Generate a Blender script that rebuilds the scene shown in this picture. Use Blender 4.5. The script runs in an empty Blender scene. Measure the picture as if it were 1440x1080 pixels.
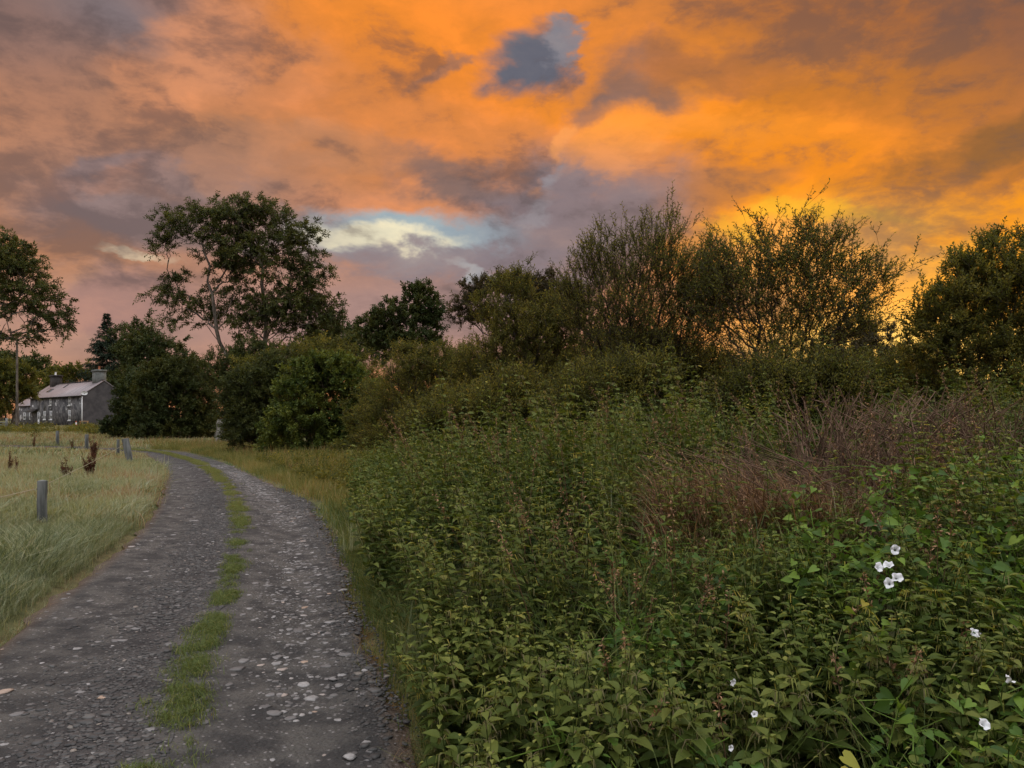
import bpy, math
import numpy as np
from mathutils import Vector, Matrix, Euler
R = math.radians
PI = math.pi
sc = bpy.context.scene
COL = sc.collection
# ------------------------------------------------------------------ camera
F, U0, H0, CZ = 1082.0, 720.0, 588.0, 1.6          # focal length, centre column, horizon row (photo pixels), eye height
cam = bpy.data.cameras.new('camera'); co = bpy.data.objects.new('camera', cam); COL.objects.link(co)
cam.sensor_width = 36; cam.lens = F/1440*36; cam.shift_y = (H0-540)/1440
cam.clip_start = .05; cam.clip_end = 6000
co.location = (0, 0, CZ); co.rotation_euler = (PI/2, 0, 0)
sc.camera = co
sc.view_settings.view_transform = 'Standard'; sc.view_settings.look = 'None'
sc.view_settings.exposure = 0; sc.view_settings.gamma = 1
try:
    sc.cycles.max_bounces = 6; sc.cycles.diffuse_bounces = 3; sc.cycles.glossy_bounces = 2
    sc.cycles.transmission_bounces = 2; sc.cycles.transparent_max_bounces = 4
except Exception: pass

def s2l(c):
    return tuple((x/255/12.92 if x/255 <= .04045 else ((x/255+.055)/1.055)**2.4) for x in c)

# ------------------------------------------------------------------ world
SUN_AZ, SUN_EL = 30.0, 4.0
world = bpy.data.worlds.new('World'); sc.world = world; world.use_nodes = True
NT = world.node_tree; NT.nodes.clear()
class NB:
    def __init__(s, nt): s.nt = nt
    def n(s, t, **k):
        o = s.nt.nodes.new(t)
        for a, b in k.items(): setattr(o, a, b)
        return o
    def put(s, sock, v):
        if isinstance(v, bpy.types.NodeSocket): s.nt.links.new(v, sock)
        elif v is not None:
            if sock.type == 'RGBA' and len(v) == 3: v = (*v, 1)
            sock.default_value = v
    def math(s, op, a, b=None, c=None, clamp=False):
        o = s.n('ShaderNodeMath', operation=op, use_clamp=clamp)
        s.put(o.inputs[0], a); s.put(o.inputs[1], b); s.put(o.inputs[2], c)
        return o.outputs[0]
    def vmath(s, op, a, b=None, c=None):
        o = s.n('ShaderNodeVectorMath', operation=op)
        s.put(o.inputs[0], a); s.put(o.inputs[1], b)
        if c is not None:
            if op == 'SCALE': s.put(o.inputs[3], c)
            else: s.put(o.inputs[2], c)
        return o.outputs['Value'] if op in ('LENGTH', 'DOT_PRODUCT', 'DISTANCE') else o.outputs['Vector']
    def noise(s, vec, scale, detail=5, rough=.5, dist=0, out='Fac', dims='3D'):
        o = s.n('ShaderNodeTexNoise', noise_dimensions=dims)
        s.put(o.inputs['Vector'], vec); s.put(o.inputs['Scale'], scale); s.put(o.inputs['Detail'], detail)
        s.put(o.inputs['Roughness'], rough); s.put(o.inputs['Distortion'], dist)
        return o.outputs[out]
    def voro(s, vec, scale, feature='F1', out='Distance', rnd=1):
        o = s.n('ShaderNodeTexVoronoi', feature=feature)
        s.put(o.inputs['Vector'], vec); s.put(o.inputs['Scale'], scale); s.put(o.inputs['Randomness'], rnd)
        return o.outputs[out]
    def rng(s, v, a, b, c=0., d=1., smooth=False):
        o = s.n('ShaderNodeMapRange', interpolation_type='SMOOTHSTEP' if smooth else 'LINEAR')
        s.put(o.inputs[0], v); s.put(o.inputs[1], a); s.put(o.inputs[2], b); s.put(o.inputs[3], c); s.put(o.inputs[4], d)
        return o.outputs[0]
    def mix(s, f, a, b, mode='MIX'):
        o = s.n('ShaderNodeMix', data_type='RGBA', blend_type=mode)
        s.put(o.inputs[0], f); s.put(o.inputs[6], a); s.put(o.inputs[7], b)
        return o.outputs[2]
    def ramp(s, f, stops, interp='LINEAR'):
        o = s.n('ShaderNodeValToRGB'); cr = o.color_ramp; cr.interpolation = interp
        while len(cr.elements) > 1: cr.elements.remove(cr.elements[-1])
        cr.elements[0].position = stops[0][0]; cr.elements[0].color = (*stops[0][1], 1)
        for p, c in stops[1:]:
            e = cr.elements.new(p); e.color = (*c, 1)
        s.put(o.inputs[0], f)
        return o.outputs[0]

def build_sky():
    b = NB(NT)
    gen = b.n('ShaderNodeTexCoord').outputs['Generated']
    d = b.vmath('NORMALIZE', gen)
    sp = b.n('ShaderNodeSeparateXYZ'); b.put(sp.inputs[0], d)
    x, y, z = sp.outputs
    az = b.math('ARCTAN2', x, y); el = b.math('ARCSINE', z)
    cb = b.n('ShaderNodeCombineXYZ'); b.put(cb.inputs[0], az); b.put(cb.inputs[1], el)
    q = cb.outputs[0]
    # turbulence that bends the cloud edges
    st = b.vmath('MULTIPLY', d, (1, 1, 1.7))
    w1 = b.noise(st, 2.6, 3, .5, 0, 'Color')
    w2 = b.noise(st, 9, 5, .6, .2, 'Color')
    w1 = b.vmath('MULTIPLY', b.vmath('SUBTRACT', w1, (.5, .5, .5)), (.26, .16, 0))
    w2 = b.vmath('MULTIPLY', b.vmath('SUBTRACT', w2, (.5, .5, .5)), (.18, .13, 0))
    qw = b.vmath('ADD', b.vmath('ADD', q, w1), w2)
    qs = b.vmath('ADD', q, b.vmath('MULTIPLY', w1, (.5, .5, 0)))
    # broad colour: grey pink on the left, deep orange to the right, pale grey behind the camera
    colr = b.mix(b.rng(az, -.62, .45, 0, 1, True), s2l((200, 138, 98)), s2l((222, 132, 52)))
    def blob(cur, u, v, ru, rv, rot, rgb, amt=1., soft=1., k=1., vec=None):
        a = math.atan((u-U0)/F); e = math.atan((H0-v)/F*math.cos(a))
        m = b.n('ShaderNodeMapping', vector_type='TEXTURE')
        b.put(m.inputs['Vector'], vec if vec is not None else qw)
        m.inputs['Location'].default_value = (a, e, 0)
        m.inputs['Rotation'].default_value = (0, 0, R(rot))
        m.inputs['Scale'].default_value = (ru/F*math.cos(a)**2, rv/F*math.cos(a), 1)
        L = b.vmath('LENGTH', m.outputs[0])
        w = b.rng(L, 1+soft*.5, 1-soft*.5, 0, amt, True)
        c = tuple(t*k for t in s2l(rgb))
        return b.mix(w, cur, c)
    S = lambda *a, **k: blob(*a, vec=qs, **k)
    c = colr
    # soft broad masses
    c = S(c, 20, 20, 190, 90, 0, (118, 106, 110), .8, 1.4)
    c = S(c, 250, 40, 150, 55, -10, (122, 118, 126), .85, 1.2)
    c = S(c, 1420, 60, 240, 170, 20, (128, 90, 74), .9, 1.5)
    c = S(c, 1180, 40, 200, 70, 0, (178, 108, 56), .8, 1.4)
    c = S(c, 620, 70, 300, 110, -12, (246, 143, 48), .95, 1.4)
    c = S(c, 330, 170, 180, 60, 0, (176, 124, 92), .8, 1.4)
    c = S(c, 80, 200, 190, 110, 0, (196, 136, 104), .6, 1.5)
    c = S(c, 560, 190, 220, 70, -15, (214, 132, 72), .8, 1.4)
    c = S(c, 960, 250, 190, 110, 20, (255, 156, 44), .9, 1.5)
    c = S(c, 1120, 290, 330, 150, -15, (252, 146, 22), .95, 1.3)
    c = S(c, 1250, 400, 260, 90, -10, (255, 170, 22), 1, 1.4, k=1.1)
    c = S(c, 1100, 410, 190, 80, 0, (255, 176, 92), .8, 1.3)
    c = S(c, 1340, 500, 330, 50, 0, (255, 206, 104), .95, 1.4, k=1.15)
    c = S(c, 130, 460, 330, 60, 0, (182, 142, 126), .95, 1.4)
    c = S(c, 560, 450, 300, 66, 0, (176, 140, 132), 1, 1.4)
    # turbulent highlights and shadows
    B = blob
    c = B(c, 250, 95, 110, 34, 20, (232, 154, 108), .75, 1.3)
    c = B(c, 120, 225, 110, 22, 15, (226, 148, 104), .6, 1.3)
    c = B(c, 380, 130, 100, 26, 10, (226, 146, 96), .55, 1.3)
    c = B(c, 110, 205, 60, 20, 10, (128, 116, 122), .8, 1.3)
    c = B(c, 240, 225, 90, 24, -10, (136, 120, 122), .7, 1.3)
    c = B(c, 150, 285, 160, 42, -4, (140, 126, 130), .85, 1.2)
    c = B(c, 330, 320, 190, 34, -4, (166, 136, 130), .75, 1.2)
    c = B(c, 380, 200, 120, 20, 0, (150, 118, 104), .5, 1.4)
    c = B(c, 50, 400, 160, 30, 4, (192, 146, 124), .8, 1.4)
    c = B(c, 190, 415, 120, 28, 4, (172, 132, 124), .8, 1.2)
    c = B(c, 720, 330, 210, 90, 6, (140, 124, 128), 1, .9)
    c = B(c, 640, 240, 90, 34, -8, (134, 108, 100), .85, 1.1)
    c = B(c, 860, 330, 120, 50, 20, (150, 128, 126), .8, 1.0)
    c = B(c, 540, 290, 130, 30, -4, (228, 146, 92), .95, .9)
    c = B(c, 660, 190, 150, 34, -12, (232, 142, 74), .8, 1.2)
    c = B(c, 460, 205, 120, 30, 0, (206, 140, 96), .6, 1.3)
    # the clear pale break and its blue rim
    c = B(c, 560, 342, 140, 40, 2, (160, 184, 196), 1, .9)
    c = B(c, 520, 346, 86, 21, 0, (250, 243, 208), 1, .9, k=1.05)
    c = B(c, 180, 356, 70, 9, 0, (232, 206, 170), .9, .9)
    c = B(c, 620, 385, 150, 24, 0, (142, 128, 134), .85, .9)
    c = B(c, 745, 300, 44, 12, 25, (176, 178, 184), .7, 1.1)
    c = B(c, 640, 405, 40, 9, -25, (186, 190, 192), .6, 1.1)
    # heart shaped hole and the dark rags next to it
    c = B(c, 772, 96, 52, 38, -10, (106, 106, 118), 1, 1.15)
    c = B(c, 808, 68, 24, 24, 0, (140, 136, 144), .9, .9)
    c = B(c, 650, 96, 50, 12, 15, (134, 110, 104), .6, 1.2)
    c = B(c, 915, 125, 62, 46, 20, (130, 104, 96), .85, 1.3)
    c = B(c, 880, 165, 44, 26, 40, (130, 106, 102), .75, 1.3)
    c = B(c, 1030, 85, 90, 26, -15, (158, 104, 72), .7, 1.2)
    c = B(c, 890, 215, 90, 22, 25, (252, 158, 66), .8, 1.1)
    c = B(c, 810, 230, 50, 14, 35, (244, 158, 84), .9, .9)
    c = B(c, 1010, 185, 120, 30, -10, (252, 152, 50), .7, 1.2)
    c = B(c, 1010, 285, 90, 26, 10, (196, 124, 66), .85, 1.2)
    c = B(c, 1330, 225, 130, 42, 20, (148, 98, 52), .95, 1.2)
    c = B(c, 1200, 130, 160, 40, -10, (196, 118, 44), .7, 1.3)
    c = B(c, 1400, 310, 120, 20, 20, (255, 156, 14), .9, 1.1)
    c = B(c, 1380, 270, 90, 18, 25, (176, 110, 46), .7, 1.2)
    c = B(c, 1120, 345, 110, 16, -8, (255, 190, 40), .7, 1.2)
    c = S(c, 300, 300, 260, 70, -6, (158, 134, 130), .5, 1.6)
    c = S(c, 790, 300, 150, 60, 10, (142, 124, 128), .6, 1.4)
    # fine cloud texture: ragged light and dark
    n1 = b.noise(b.vmath('ADD', st, b.vmath('MULTIPLY', w2, (1, 1, 0))), 5.5, 7, .56, .2)
    n2 = b.noise(b.vmath('MULTIPLY', st, (1, 1, 1.3)), 15, 5, .6, .25)
    t = b.math('ADD', b.math('MULTIPLY', n1, .68), b.math('MULTIPLY', n2, .32))
    low = b.mix(.36, b.mix(1, c, (.6, .6, .64), 'MULTIPLY'), s2l((124, 106, 102)))
    hi = b.mix(1, c, (1.24, 1.17, 1.08), 'MULTIPLY')
    c = b.mix(b.rng(t, .38, .51, 0, 1, True), low, c)
    c = b.mix(b.rng(t, .49, .63, 0, 1, True), c, hi)
    # unseen sky behind and over the viewer: pale blue grey, brightened to fill the foreground
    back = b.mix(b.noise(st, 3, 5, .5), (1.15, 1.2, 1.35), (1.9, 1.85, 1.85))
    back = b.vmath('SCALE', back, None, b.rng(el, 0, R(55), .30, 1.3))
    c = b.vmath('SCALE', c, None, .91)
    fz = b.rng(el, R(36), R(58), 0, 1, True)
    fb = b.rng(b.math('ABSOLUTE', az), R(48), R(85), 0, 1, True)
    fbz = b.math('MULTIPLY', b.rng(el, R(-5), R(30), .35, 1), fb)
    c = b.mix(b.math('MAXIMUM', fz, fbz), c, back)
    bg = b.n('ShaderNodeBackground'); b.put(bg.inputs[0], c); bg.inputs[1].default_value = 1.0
    nish = b.n('ShaderNodeTexSky', sky_type='NISHITA', sun_disc=False)
    nish.sun_elevation = R(SUN_EL); nish.sun_rotation = R(SUN_AZ)
    bg2 = b.n('ShaderNodeBackground'); b.put(bg2.inputs[0], nish.outputs[0]); bg2.inputs[1].default_value = 0.003
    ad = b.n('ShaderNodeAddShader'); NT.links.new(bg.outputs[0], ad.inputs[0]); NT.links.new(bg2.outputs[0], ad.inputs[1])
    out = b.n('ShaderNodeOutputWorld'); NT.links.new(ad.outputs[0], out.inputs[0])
build_sky()
world.cycles.sampling_method = 'NONE'
# low sun veiled by cloud, beyond the willows to the right
sl = bpy.data.lights.new('sun', 'SUN'); so = bpy.data.objects.new('sun', sl); COL.objects.link(so)
sl.energy = .9; sl.angle = R(12); sl.color = (1, .62, .3)
sd = Vector((math.sin(R(SUN_AZ)), math.cos(R(SUN_AZ)), math.tan(R(SUN_EL))))
so.rotation_euler = sd.to_track_quat('Z', 'Y').to_euler(); so.location = (30, 50, 30)

# ------------------------------------------------------------------ helpers
rs = np.random.default_rng
def nrm(a): return a/np.maximum(np.linalg.norm(a, axis=-1, keepdims=True), 1e-9)
def sstep(a, b, x):
    t = np.clip((x-a)/(b-a), 0, 1); return t*t*(3-2*t)
def px(u, v, d): return np.array([(u-U0)/F*d, d, CZ+(H0-v)/F*d])
class Soup:
    def __init__(s): s.V = []; s.T = []; s.G = {3: [], 4: []}; s.M = {3: [], 4: []}; s.n = 0
    def add(s, v, f, tint=.5, m=0):
        v = np.asarray(v, float).reshape(-1, 3); f = np.asarray(f, int)
        s.V.append(v); s.T.append(np.broadcast_to(np.asarray(tint, float), (len(v),)))
        s.G[f.shape[1]].append(f+s.n); s.M[f.shape[1]].append(np.full(len(f), m)); s.n += len(v)
    def mesh(s, name, mats, smooth=False):
        V = np.concatenate(s.V); T = np.concatenate(s.T)
        me = bpy.data.meshes.new(name)
        me.vertices.add(len(V)); me.vertices.foreach_set('co', V.astype(np.float32).ravel())
        idx = []; st = []; mi = []; o = 0
        for k in (3, 4):
            if s.G[k]:
                f = np.concatenate(s.G[k]); idx.append(f.ravel()); st.append(o+np.arange(len(f))*k); mi.append(np.concatenate(s.M[k])); o += f.size
        idx = np.concatenate(idx); st = np.concatenate(st); mi = np.concatenate(mi)
        me.loops.add(len(idx)); me.loops.foreach_set('vertex_index', idx.astype(np.int32))
        me.polygons.add(len(st)); me.polygons.foreach_set('loop_start', st.astype(np.int32))
        me.polygons.foreach_set('material_index', mi.astype(np.int32))
        me.update(calc_edges=True)
        if smooth: me.polygons.foreach_set('use_smooth', np.ones(len(st), bool))
        a = me.attributes.new('tint', 'FLOAT', 'POINT'); a.data.foreach_set('value', T.astype(np.float32))
        for m in (mats if isinstance(mats, (list, tuple)) else [mats]): me.materials.append(m)
        return me
    def obj(s, name, mats, parent=None, smooth=False):
        o = bpy.data.objects.new(name, s.mesh(name, mats, smooth)); COL.objects.link(o)
        if parent is not None: o.parent = parent
        return o
def tag(o, label=None, cat=None, group=None, kind=None):
    for k, v in (('label', label), ('category', cat), ('group', group), ('kind', kind)):
        if v: o[k] = v
    return o
def empty(name, loc, rz=0):
    o = bpy.data.objects.new(name, None); COL.objects.link(o); o.location = tuple(float(t) for t in loc); o.rotation_euler = (0, 0, rz)
    o.empty_display_size = .1
    return o
def copy_tree(o, parent=None):
    c = o.copy(); COL.objects.link(c)
    if parent is not None: c.parent = parent
    for ch in list(o.children): copy_tree(ch, c)
    return c
def frame(D):
    ref = np.where(np.abs(D[:, 2:3]) > .9, np.array([[1., 0, 0]]), np.array([[0, 0, 1.]]))
    A = nrm(np.cross(D, ref)); return A, np.cross(D, A)
def tubes(S, P0, P1, r0, r1, D0=None, D1=None, sides=5, tint=.5, m=0):
    P0 = np.asarray(P0, float); P1 = np.asarray(P1, float); n = len(P0)
    if n == 0: return
    D = nrm(P1-P0); D0 = D if D0 is None else D0; D1 = D if D1 is None else D1
    a = np.arange(sides)/sides*2*PI; ca, sa = np.cos(a), np.sin(a)
    def ring(P, Dd, r):
        A, B = frame(Dd)
        return P[:, None]+(A[:, None]*ca[None, :, None]+B[:, None]*sa[None, :, None])*np.broadcast_to(np.asarray(r, float), (n,))[:, None, None]
    V = np.concatenate([ring(P0, D0, r0), ring(P1, D1, r1)], 1)
    i = np.arange(sides); j = (i+1) % sides
    f = np.stack([i, j, j+sides, i+sides], 1)
    FF = (f[None]+(np.arange(n)*2*sides)[:, None, None]).reshape(-1, 4)
    S.add(V.reshape(-1, 3), FF, np.repeat(np.broadcast_to(np.asarray(tint, float), (n,)), 2*sides), m)
def curves(S, C, r, sides=3, tint=.5, m=0):
    """C (n,k,3) polylines; r (n,k)"""
    n, k, _ = C.shape; r = np.broadcast_to(r, (n, k))
    D = np.empty_like(C); D[:, 1:-1] = C[:, 2:]-C[:, :-2]; D[:, 0] = C[:, 1]-C[:, 0]; D[:, -1] = C[:, -1]-C[:, -2]
    D = nrm(D); A, B = frame(nrm(C[:, -1]-C[:, 0])); 
    a = np.arange(sides)/sides*2*PI
    V = C[:, :, None]+(A[:, None, None]*np.cos(a)[None, None, :, None]+B[:, None, None]*np.sin(a)[None, None, :, None])*r[:, :, None, None]
    i = np.arange(sides); j = (i+1) % sides
    f = np.concatenate([np.stack([i+q*sides, j+q*sides, j+(q+1)*sides, i+(q+1)*sides], 1) for q in range(k-1)])
    FF = (f[None]+(np.arange(n)*k*sides)[:, None, None]).reshape(-1, 4)
    S.add(V.reshape(-1, 3), FF, np.repeat(np.broadcast_to(np.asarray(tint, float), (n,)), k*sides), m)
def ribbons(S, C, w, side, tint=.5, m=0):
    n, k, _ = C.shape; w = np.broadcast_to(w, (n, k))
    V = np.stack([C-side[:, None]*w[:, :, None]*.5, C+side[:, None]*w[:, :, None]*.5], 2)
    f = np.array([[2*q, 2*q+1, 2*q+3, 2*q+2] for q in range(k-1)])
    FF = (f[None]+(np.arange(n)*2*k)[:, None, None]).reshape(-1, 4)
    S.add(V.reshape(-1, 3), FF, np.repeat(np.broadcast_to(np.asarray(tint, float), (n,)), 2*k), m)
def leaves(S, P, D, L, W, tint, rg, upw=1., m=0):
    n = len(P); L = np.broadcast_to(L, (n,))[:, None]; W = np.broadcast_to(W, (n,))[:, None]
    N = rg.normal(size=(n, 3))*.8+np.array([0, 0, upw]); N = nrm(N-D*(N*D).sum(1, keepdims=True)); Sd = np.cross(D, N)
    V = np.stack([P, P+D*L*.45+Sd*W*.5+N*W*.15, P+D*L-N*L*.12, P+D*L*.45-Sd*W*.5+N*W*.15], 1)
    f = np.array([[0, 1, 2], [0, 2, 3]])
    S.add(V.reshape(-1, 3), (f[None]+(np.arange(n)*4)[:, None, None]).reshape(-1, 3), np.repeat(np.broadcast_to(tint, (n,)), 4), m)
def inst(S, tv, tf, tt, P, rz, s, tilt=None, tadd=0., m=0):
    """copies of a template (verts tv, faces dict, tint tt) turned rz, scaled s, leaning by tilt (n,2)"""
    n = len(P); c, q = np.cos(rz), np.sin(rz); Z = np.zeros(n)
    M = np.stack([np.stack([c, -q, Z], 1), np.stack([q, c, Z], 1), np.stack([Z, Z, Z+1], 1)], 1)*np.asarray(s).reshape(-1, 1, 1)
    V = np.einsum('nij,vj->nvi', M, tv)
    if tilt is not None: V[..., :2] += V[..., 2:3]*tilt[:, None, :]
    V = V+P[:, None]
    T = np.clip(tt[None]+np.broadcast_to(tadd, (n,))[:, None], 0, 1)
    off = 0; nv = len(tv); base = s_base = S.n
    S.V.append(V.reshape(-1, 3)); S.T.append(T.ravel())
    for k in (3, 4):
        if k in tf and len(tf[k]):
            S.G[k].append((tf[k][None]+(np.arange(n)*nv)[:, None, None]).reshape(-1, k)+base); S.M[k].append(np.tile(tf[str(k)], n) if str(k) in tf else np.full(n*len(tf[k]), m))
    S.n += n*nv
def template(S):
    V = np.concatenate(S.V); T = np.concatenate(S.T); tf = {}
    for k in (3, 4):
        if S.G[k]: tf[k] = np.concatenate(S.G[k]); tf[str(k)] = np.concatenate(S.M[k])
    return V, tf, T
def box(S, lo, hi, tint=.5, m=0, M=None):
    x0, y0, z0 = lo; x1, y1, z1 = hi
    v = np.array([[x0,y0,z0],[x1,y0,z0],[x1,y1,z0],[x0,y1,z0],[x0,y0,z1],[x1,y0,z1],[x1,y1,z1],[x0,y1,z1]], float)
    if M is not None: v = v@np.array(M)[:3, :3].T+np.array(M)[:3, 3]
    S.add(v, [[0,3,2,1],[4,5,6,7],[0,1,5,4],[1,2,6,5],[2,3,7,6],[3,0,4,7]], tint, m)

# ------------------------------------------------------------------ materials
def newmat(name):
    m = bpy.data.materials.new(name); m.use_nodes = True; nt = m.node_tree; nt.nodes.clear()
    b = NB(nt); out = b.n('ShaderNodeOutputMaterial'); return m, b, out
def principled(b, col, rough=.7, spec=.3, bump=None, bstr=.3, bdist=.02, metal=0):
    p = b.n('ShaderNodeBsdfPrincipled'); b.put(p.inputs['Base Color'], col); b.put(p.inputs['Roughness'], rough)
    b.put(p.inputs['Specular IOR Level'], spec); p.inputs['Metallic'].default_value = metal
    if bump is not None:
        q = b.n('ShaderNodeBump'); q.inputs['Strength'].default_value = bstr; q.inputs['Distance'].default_value = bdist
        b.put(q.inputs['Height'], bump); b.nt.links.new(q.outputs[0], p.inputs['Normal'])
    return p
def leafmat(name, stops, rough=.62, transl=.3, spec=.16, patch=None, pscale=.4):
    m, b, out = newmat(name)
    a = b.n('ShaderNodeAttribute', attribute_name='tint')
    c = b.ramp(a.outputs['Fac'], stops)
    if patch is not None:                                   # whole limbs of a slightly different green
        geo = b.n('ShaderNodeTexCoord').outputs['Object']
        c = b.mix(b.rng(b.noise(geo, pscale, 3), .42, .62, 0, .75, True), c, b.mix(1, c, patch, 'MULTIPLY'))
    p = principled(b, c, rough, spec)
    t = b.n('ShaderNodeBsdfTranslucent'); b.put(t.inputs[0], b.mix(1, c, (1.5, 1.35, .7), 'MULTIPLY'))
    mx = b.n('ShaderNodeMixShader'); mx.inputs[0].default_value = transl
    b.nt.links.new(p.outputs[0], mx.inputs[1]); b.nt.links.new(t.outputs[0], mx.inputs[2]); b.nt.links.new(mx.outputs[0], out.inputs[0])
    return m
def solid(name, c1, c2=None, scale=8, rough=.75, spec=.25, bstr=.3, bdist=.01, stretch=(1, 1, 1), metal=0):
    m, b, out = newmat(name)
    g = b.vmath('MULTIPLY', b.n('ShaderNodeTexCoord').outputs['Object'], stretch)
    n = b.noise(g, scale, 6, .6)
    c = b.mix(b.rng(n, .35, .65, 0, 1, True), c1, c2 or tuple(t*.6 for t in c1))
    p = principled(b, c, rough, spec, n, bstr, bdist, metal); b.nt.links.new(p.outputs[0], out.inputs[0])
    return m
M_bark = solid('bark_grey', (.16, .14, .115), (.055, .048, .04), 6, .9, .1, .6, .03, (1, 1, .3))
M_barkd = solid('bark_dark', (.07, .055, .04), (.03, .024, .018), 8, .9, .1, .5, .02, (1, 1, .3))
M_twig = solid('willow_bark', (.06, .05, .032), (.028, .022, .015), 10, .85, .15, .3, .01)
M_ash = leafmat('ash_leaves', [(0, (.034, .046, .016)), (.5, (.066, .08, .024)), (.9, (.10, .11, .03)), (1, (.14, .13, .03))], .6, .3, patch=(.8, .85, .9), pscale=.35)
M_dark = leafmat('dark_leaves', [(0, (.026, .042, .016)), (.6, (.048, .068, .023)), (1, (.075, .09, .03))], .6, .2, patch=(1.4, 1.15, .8), pscale=.4)
M_brown = leafmat('brown_green_leaves', [(0, (.035, .032, .018)), (.6, (.06, .055, .028)), (1, (.10, .075, .035))], .6, .25)
M_conif = leafmat('needles', [(0, (.014, .026, .016)), (1, (.035, .055, .03))], .6, .1)
M_bright = leafmat('bright_leaves', [(0, (.042, .066, .016)), (.5, (.098, .125, .026)), (.9, (.16, .18, .035)), (1, (.2, .19, .03))], .6, .3, patch=(.7, .8, .8), pscale=.7)
M_will = leafmat('willow_leaves', [(0, (.055, .064, .018)), (.5, (.115, .12, .03)), (.85, (.17, .16, .042)), (.94, (.22, .19, .045)), (1, (.36, .27, .05))], .6, .45, patch=(.75, .8, .75), pscale=.9)
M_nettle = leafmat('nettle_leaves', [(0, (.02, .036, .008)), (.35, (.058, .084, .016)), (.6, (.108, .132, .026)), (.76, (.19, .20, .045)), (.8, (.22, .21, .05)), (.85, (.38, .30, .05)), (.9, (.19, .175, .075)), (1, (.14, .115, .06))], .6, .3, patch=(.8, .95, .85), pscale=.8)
M_bind = leafmat('bindweed_leaves', [(0, (.035, .075, .014)), (.5, (.08, .15, .024)), (.85, (.16, .25, .035)), (1, (.38, .30, .05))], .4, .35)
M_grass = leafmat('meadow_grass', [(0, (.065, .10, .05)), (.3, (.185, .215, .105)), (.55, (.32, .345, .205)), (.72, (.37, .38, .25)), (.8, (.35, .30, .16)), (.9, (.34, .23, .12)), (1, (.26, .15, .085))], .5, .3, spec=.35)
M_dry = leafmat('dry_grass', [(0, (.07, .043, .027)), (.5, (.18, .10, .055)), (1, (.40, .25, .14))], .7, .2)
M_dead = solid('dead_stems', (.25, .19, .14), (.10, .072, .055), 5, .85, .15, .2)
M_dock = leafmat('dock_seeds', [(0, (.06, .025, .015)), (.6, (.12, .05, .03)), (.8, (.17, .08, .04)), (.9, (.05, .08, .02)), (1, (.08, .12, .03))], .7, .15)

# ------------------------------------------------------------------ the track's course (x of left edge, grass strip, right edge)
TAB = np.array([(636,200,222,262),(644,212,252,290),(652,224,278,318),(668,234,302,352),(690,230,322,398),(713,222,334,438),(740,203,338,452),
 (762,183,337,466),(803,134,330,486),(848,69,320,494),(893,14,298,511),(946,-45,268,535),(1007,-130,256,560),(1080,-235,235,578)], float)
td = F*CZ/(TAB[:, 0]-H0); tx = (TAB[:, 1:]-U0)/F*td[:, None]
ptL = [(x, y) for x, y in zip(tx[:, 0], td)][::-1]; ptS = [(x, y) for x, y in zip(tx[:, 1], td)][::-1]; ptR = [(x, y) for x, y in zip(tx[:, 2], td)][::-1]
ptL = [(-2.6, -6), (-2.7, 0), (-2.95, 2)]+ptL+[(-24, 39.6), (-31, 42.3), (-41, 47.4), (-51, 57), (-57.5, 72), (-60, 90)]
ptS = [(-1.0, -6), (-1.05, 0), (-1.35, 2)]+ptS+[(-23.2, 40.9), (-30.4, 43.6), (-40.2, 48.6), (-49.8, 58), (-56.2, 72.5), (-58.6, 90)]
ptR = [(-.1, -6), (-.15, 0), (-.3, 2)]+ptR+[(-22.5, 42.2), (-29.8, 45), (-39.4, 50), (-48.6, 59), (-55, 73), (-57.2, 90)]
def resample(P, n):
    P = np.array(P); s = np.r_[0, np.cumsum(np.linalg.norm(np.diff(P, axis=0), axis=1))]
    # smooth by Catmull-like cubic on each coordinate
    t = s[-1]*np.linspace(0, 1, n)
    out = np.stack([np.interp(t, s, P[:, k]) for k in (0, 1)], 1)
    for _ in range(6):
        out[1:-1] = (out[:-2]+2*out[1:-1]+out[2:])/4
    return out
NR = 420
rS0 = np.array(ptS)
def match(P):          # resample side lines by shared parameter (point index), denser near
    P = np.array(P, float); i = np.linspace(0, len(P)-1, NR); o = np.stack([np.interp(i, np.arange(len(P)), P[:, k]) for k in (0, 1)], 1)
    for _ in range(30): o[1:-1] = (o[:-2]+2*o[1:-1]+o[2:])/4
    return o
rL, rSt, rR = match(ptL), match(ptS), match(ptR)
def roaddist(x, y):
    """signed: <0 inside the track; returns (distance outside, side) side -1 left, +1 right"""
    x = np.asarray(x, float); y = np.asarray(y, float); sh = x.shape; X = np.stack([x.ravel(), y.ravel()], 1)
    out = np.empty(len(X)); side = np.empty(len(X))
    for k in range(0, len(X), 20000):
        q = X[k:k+20000]
        dL = np.linalg.norm(q[:, None]-rL[None, ::2], axis=2); dR = np.linalg.norm(q[:, None]-rR[None, ::2], axis=2)
        iL = dL.argmin(1); iR = dR.argmin(1)
        a = dL.min(1); c = dR.min(1)
        w = np.linalg.norm(rL[::2]-rR[::2], axis=1)[np.where(a < c, iL, iR)]
        inside = (a+c) < w*1.06+.02
        side[k:k+20000] = np.where(a < c, -1, 1); out[k:k+20000] = np.where(inside, -np.minimum(a, c), np.minimum(a, c))
    return out.reshape(sh), side.reshape(sh)
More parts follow.
